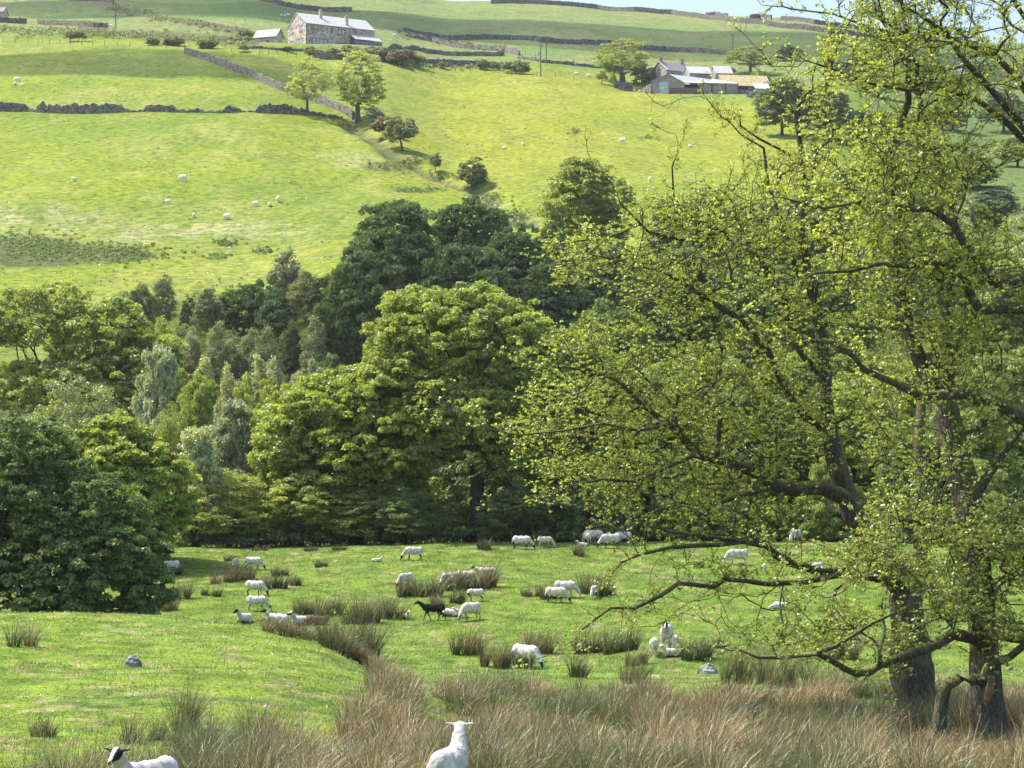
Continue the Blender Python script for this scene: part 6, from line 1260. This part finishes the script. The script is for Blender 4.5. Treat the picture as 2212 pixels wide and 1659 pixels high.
# glazed porch on the right
po = empty('glazed_porch', (fx(748), 0, 0)); po.parent = ho; LP = fx(794) - fx(748) + 1.0; DP = 3.2
m = MB(); m.slab([(-.2, -DP - .2, fz(78) - .1), (LP, -DP - .2, fz(78) - .1), (LP, -.02, fz(63)), (-.2, -.02, fz(63))], (0, -.5, 1), .12); m.build('roof', M_ROOF, po)
m = MB()
for i in range(7): x_ = LP * i / 6.2; m.box(x_ - .06, x_ + .06, -DP - .06, -DP + .06, -1.2, fz(79))
for i in range(5): y_ = -DP * i / 4.0; m.box(-.06, .06, y_ - .06 + .07, y_ + .06 + .07, -1.2, fz(79) + (fz(64) - fz(79)) * (1 - i / 4))
m.box(.07, LP - .1, -DP - .055, -DP + .055, fz(80.5), fz(79.5)); m.build('frame', simple('porch_metal', (.05, .065, .08), .5, .1), po)
m = MB(); m.box(.08, LP - .1, -DP - .02, -DP + .02, -1.2, fz(81)); m.box(-.02, .02, -DP + .08, -.1, -1.2, fz(79)); m.build('pane', glassm('porch_glass', (.09, .115, .13), .08), po)
# farm buildings on the right
FG = 'farm buildings on the right'
kf = dF / F; gz = lambda v, v0=202: (v0 - v) * kf
# stone farmhouse behind
fh = site('stone_farmhouse', 1440, 176, dF + 12, 30, 'old stone farmhouse with two chimneys and a dark roof behind the white-roofed shed', 'house', FG); kk = (dF + 12) / F
Lf = 55 * kk / math.cos(R(30)); Wf = 38 * kk / math.sin(R(30)) * .8; q = (176 - 151.5) * kk; q2 = (176 - 130) * kk
M_RENDER = stone_mat('weathered_render', (.34, .32, .285), .7, .7, 1.25)
rf = gabled(fh, Lf, Wf, q, q2, M_RENDER, M_ROOFD); windows(fh, [(1.2, 2.2, q - 1.5, q - .5, 2, M_GLASS), (3.2, 4.2, q - 1.5, q - .5, 2, M_GLASS), (5.2, 6.2, q - 1.5, q - .5, 2, M_GLASS)])
chimney(rf, .4, Wf / 2, q2 - .3, q2 + 1.0, .8, .8, M_RENDER); chimney(rf, Lf - .4, Wf / 2, q2 - .3, q2 + 1.0, .8, .8, M_RENDER)
m = MB(); sl_ = (q2 - q) / (Wf / 2)
for x_ in (-.12, Lf + .12 - .25): m.slab([(x_, -.25, q - .25 * sl_ + .19), (x_ + .25, -.25, q - .25 * sl_ + .19), (x_ + .25, Wf / 2, q2 + .19), (x_, Wf / 2, q2 + .19)], (0, -sl_, 1), .12)
m.build('roof_coping', simple('coping', (.5, .49, .46), .8, .1), fh)
# grey barns
def barn(name, u, v, d, ang, L, Wd, he, hr, wm, rm_, label): rt = site(name, u, v, d, ang, label, 'barn', FG); gabled(rt, L, Wd, he, hr, wm, rm_); return rt
M_GREYR = simple('grey_slate_roof', (.40, .385, .36), .6, .2, 1.5)
barn('grey_barn', 1490, 185, dF + 7, 12, 50 * kf, 6.0, 2.9, 4.8, M_RENDER, M_GREYR, 'grey slate roofed barn between the farmhouse and the yellow roof, left one'); barn('grey_barn', 1546, 183, dF + 10, 8, 38 * kf, 5.5, 2.7, 4.7, M_RENDER, M_GREYR, 'grey slate roofed barn just left behind the yellow roof')
m_, t_, o_ = nmat('lichen_roof'); b_ = N(t_, 'ShaderNodeBsdfPrincipled', Roughness=.85); tc_ = N(t_, 'ShaderNodeTexCoord'); n_ = noise(t_, 1.3, 6, .75, tc_.outputs['Object']); r_ = ramp(t_, [(.36, (.20, .19, .13)), (.46, (.36, .29, .10)), (.55, (.42, .36, .17)), (.64, (.36, .35, .29))]); t_.links.new(n_.outputs[0], r_.inputs[0]); t_.links.new(r_.outputs[0], b_.inputs['Base Color']); t_.links.new(b_.outputs[0], o_.inputs[0]); M_LICHEN = m_
yb = site('lichen_barn', 1562, 200, dF + 3, 9, 'long barn with a yellow lichen covered roof and a dark cart opening', 'barn', FG); LY = 106 * kf; hy0 = (200 - 184) * kf; hy1 = (200 - 157) * kf
gabled(yb, LY, 7.5, hy0, hy1, M_RENDER, M_LICHEN); m = MB(); m.box(3.7, 5.9, -.03, .3, -1.0, hy0 - .25); m.build('opening', M_DARKIN, yb)  # near-black box stands for the shade inside the cart opening
m = MB(); m.slab([(6.9, -2.6, .7), (LY + .2, -2.6, .7), (LY + .2, -.08, hy0 + .5), (6.9, -.08, hy0 + .5)], (0, -.6, 1), .07); m.build('lean_to_roof', simple('tin_sheet', (.50, .50, .49), .45, .12), yb); m = MB(); m.box(7.0, LY, -2.5, -.35, -1.2, .66); m.build('lean_to_wall', M_RENDER, yb)
# front shed with a white sheet roof
M_BOARD = None
m_, t_, o_ = nmat('grey_boards'); b_ = N(t_, 'ShaderNodeBsdfPrincipled', Roughness=.9); tc_ = N(t_, 'ShaderNodeTexCoord'); wv = N(t_, 'ShaderNodeTexWave'); wv.inputs['Scale'].default_value = 1.6; wv.inputs['Distortion'].default_value = .6; t_.links.new(tc_.outputs['Object'], wv.inputs[0]); n_ = noise(t_, 1.2, 5, .7, tc_.outputs['Object'])
r_ = ramp(t_, [(0, (.22, .21, .19)), (1, (.40, .39, .36))]); t_.links.new(wv.outputs[1], r_.inputs[0]); r2_ = ramp(t_, [(.35, (.7, .68, .66)), (.65, (1.2, 1.2, 1.2))]); t_.links.new(n_.outputs[0], r2_.inputs[0]); t_.links.new(mulc(t_, r_.outputs[0], r2_.outputs[0]), b_.inputs['Base Color']); t_.links.new(b_.outputs[0], o_.inputs[0]); M_BOARD = m_
sd_ = site('cattle_shed', 1408, 202, dF - 2, -7, 'open fronted cattle shed with a pale sheet roof and board walls, nearest of the farm', 'shed', FG)
xs = lambda u: (u - 1408) * kf; h1 = gz(183); h2 = gz(161)
m = MB()
m.poly([(0, 0, -1.5), (xs(1443), 0, -1.5), (xs(1443), 0, h2), (0, 0, gz(176))]); m.poly([(xs(1443), 0, -1.5), (xs(1478), 0, -1.5), (xs(1478), 0, gz(180)), (xs(1443), 0, h2)])
m.poly([(xs(1509), .02, gz(196)), (xs(1593), .02, gz(198)), (xs(1593), .02, gz(185)), (xs(1509), .02, gz(181.5))]); m.poly([(xs(1593), 0, -1.5), (xs(1593), 9, -1.5), (xs(1593), 9, gz(178)), (xs(1593), 0, gz(184.5))]); m.poly([(0, 9, -1.5), (0, 0, -1.5), (0, 0, gz(176)), (0, 9, gz(176))]); m.poly([(xs(1593), 9, -1.5), (0, 9, -1.5), (0, 9, 2), (xs(1593), 9, 2)]); m.build('wall', M_BOARD, sd_)
m = MB(); m.slab([(xs(1443), -.2, h2 + .05), (xs(1478), -.3, gz(180.5)), (xs(1594), -.3, gz(184.5)), (xs(1545), 8.5, gz(163)), (xs(1455), 8.5, gz(158))], (0, -.25, 1), .1); m.slab([(-.2, -.2, gz(176)), (xs(1443), -.2, h2 + .04), (xs(1455), 8.5, gz(158) - .02), (-.2, 8.5, gz(174))], (-.3, 0, 1), .09); m.build('roof', simple('pale_sheet_roof', (.5, .5, .49), .5, .14, .8), sd_)
m = MB(); m.box(xs(1476), xs(1509), .6, .7, -1, gz(183)); m.build('opening', M_DARKIN, sd_); m = MB(); m.box(xs(1445.5), xs(1509), -.16, -.03, -1.5, gz(191)); m.build('brick_wall', simple('red_brown_brick', (.17, .115, .095), .9, .2, 2), sd_)  # dark sheet set back in the gap, coloured as the shed's inner shade
m = MB(); m.box(xs(1509.5), xs(1592), -.06, 0, -1.5, gz(196.3)); m.build('panel', simple('concrete_panel', (.27, .235, .21), .9, .15), sd_)
for u_ in (1509, 1537, 1566, 1593): m = MB(); m.box(xs(u_) - .12, xs(u_) + .12, -.20, -.07, -1.5, gz(183.5)); m.build('post', simple('rusty_post', (.10, .06, .05), .8, .2) if u_ == 1509 else bpy.data.materials['rusty_post'], sd_)
m = MB(); m.box(xs(1424.5), xs(1443), -.08, -.01, -1.0, gz(177.5)); m.build('door', simple('blue_white_door', (.50, .58, .64), .5, .12), sd_)
def gate(u0, u1, v, h, label):
    a = Pt(u0, v, dF - 4.5); b = Pt(u1, v, dF - 4.5); L = b[0] - a[0]; rt = empty('field_gate', tuple(a)); m = MB()
    for i in range(6): z_ = .15 + (h - .15) * i / 5; m.tube((0, 0, z_), (L, 0, z_), .035, .035, 5)
    m.build('rails', M_METAL, rt)
    m = MB()
    for x_ in (0, L / 2, L): m.tube((x_, 0, .0), (x_, 0, h + .06), .045, .045, 6)
    m.build('uprights', M_METAL, rt); tag(rt, label, 'gate', FG)
gate(1408, 1445, 203, 1.4, 'pale metal gate in front of the blue-white shed door'); gate(1593, 1614, 207, 1.3, 'metal gate in front of the dark barn opening')
w1 = MB(); pa = G(1325, 187, 420, 600); pb = G(1408, 203, 420, 600)
wall([(1325, 188), (1365, 194), (1408, 203)], 'grey stone yard wall running left from the cattle shed', 1.6, mat=M_WALLP, lo=430, hi=600); wall([(1614, 211), (1650, 213)], 'short brown wall right of the barn gate', 1.4, mat=M_WALLP, lo=430, hi=600)
# small stone hut at the left edge and the pale house behind the alder
p = G(0, 46, 500, 800); kh = p[1] / F; rt = empty('stone_hut', (p[0] - 6.0, p[1], p[2]), R(0)); gabled(rt, 7.2 if False else 6.0 + 7 * kh, 6, 2.6, 4.2, M_HOUSE, M_ROOFD); tag(rt, 'end of a small stone hut at the very left edge of the hill', 'hut')
p = G(2083, 158, 480, 900); kh = p[1] / F; rt = empty('pale_house', tuple(p), R(6)); gabled(rt, 46 * kh, 6.5, 20 * kh, 40 * kh, simple('white_render', (.75, .76, .78), .7, .06), simple('pale_roof', (.55, .56, .58), .5, .1)); windows(rt, [(i * 5 * kh + .8, i * 5 * kh + 1.5, .4, 16 * kh, 1, M_BLIND) for i in range(6)]); tag(rt, 'white house glimpsed through the alder twigs at the upper right', 'house')
m = MB()
for i in range(12): m.box(i * .5, i * .5 + .26, -.03, .03, -.3, 1.3 + .1 * (i % 2))
p = G(2045, 157, 480, 900); o = m.build('white_paling', simple('white_paint', (.8, .8, .8), .6, .05), None, tuple(p)); tag(o, 'short white paling fence left of the white house', 'fence')
# ------------------------------------------------------------ stones on the grass
def stone(u, v, wp, hp, label, seed, lo, hi):
    p = G(u, v, lo, hi); k_ = p[1] / F; iv, fi = ICO; n_ = fbm(iv[:, 0] * 1.7 + seed, iv[:, 2] * 1.7 + iv[:, 1] * 2, 91, 3)[:, None]; q = iv * (.75 + .55 * n_) * np.array([wp / 2 * k_, wp / 2.6 * k_, hp * k_])
    tag(link('boulder', mesh('boulder', q, fi, [M_STONE], smooth=False), loc=(p[0], p[1], p[2] + hp * k_ * .1)), label, 'stone', 'grey stones lying in the grass')
M_STONE = stone_mat('grey_boulder', (.26, .25, .24), 5, .6, 1.4)
stone(288, 1440, 36, 20, 'pale grey boulder half sunk in the near slope', 1, 30, 70); stone(1530, 1455, 44, 18, 'dark grey boulder below the ewe with three lambs', 4, 60, 100); stone(640, 1570, 14, 8, 'small grey stone near the bottom of the slope', 7, 30, 70)
# ------------------------------------------------------------ clouds overhead (their shadows fall on the slope) and the air
def cloud_mat():
    m, t, o = nmat('cloud'); d_ = N(t, 'ShaderNodeBsdfDiffuse'); d_.inputs[0].default_value = (.9, .9, .92, 1); tr = N(t, 'ShaderNodeBsdfTransparent'); tl = N(t, 'ShaderNodeBsdfTranslucent'); tl.inputs[0].default_value = (.9, .9, .92, 1)
    lw = N(t, 'ShaderNodeLayerWeight', Blend=.35); tc = N(t, 'ShaderNodeTexCoord'); n = noise(t, .02, 5, .6, tc.outputs['Object'])
    r_ = ramp(t, [(.35, (.75, .75, .75)), (.6, (.25, .25, .25))]); t.links.new(n.outputs[0], r_.inputs[0])
    mx = N(t, 'ShaderNodeMath', operation='MAXIMUM'); t.links.new(r_.outputs[0], mx.inputs[0]); t.links.new(lw.outputs['Facing'], mx.inputs[1])
    a = N(t, 'ShaderNodeMixShader'); a.inputs[0].default_value = .5; t.links.new(d_.outputs[0], a.inputs[1]); t.links.new(tl.outputs[0], a.inputs[2])
    b_ = N(t, 'ShaderNodeMixShader'); t.links.new(mx.outputs[0], b_.inputs[0]); t.links.new(a.outputs[0], b_.inputs[1]); t.links.new(tr.outputs[0], b_.inputs[2]); t.links.new(b_.outputs[0], o.inputs[0]); return m
M_CLOUD = cloud_mat()
def cloud(u, d, rx, ry, seed, label):
    x_ = (u - CU) / F * d; z_ = hz(x_, d); k = (520 - z_) / sd.z; c = Vector((x_, d, z_)) + sd * k
    iv, fi = ICO; q = iv * (.7 + .6 * fbm(iv[:, 0] * 2 + seed, iv[:, 1] * 2 + iv[:, 2], 95, 3)[:, None]) * np.array([rx, ry, 14.0])
    tag(link('cloud', mesh('cloud', q, fi, [M_CLOUD], smooth=True), loc=c), label, 'cloud', kind='structure')
cloud(900, 222, 34, 24, 3, 'cloud'); cloud(330, 470, 46, 22, 5, 'cloud'); cloud(1500, 690, 150, 70, 8, 'cloud'); cloud(500, 680, 90, 60, 2, 'cloud')
m, t, o = nmat('haze_air'); pv = N(t, 'ShaderNodeVolumePrincipled'); pv.inputs['Color'].default_value = (.93, .95, 1, 1); pv.inputs['Density'].default_value = .00008; pv.inputs['Anisotropy'].default_value = .3
t.links.new(pv.outputs[0], o.inputs[1])
hb = MB(); hb.box(-1400, 1400, -60, 1750, -30, 260); ho_ = hb.build('haze', m); tag(ho_, kind='stuff')
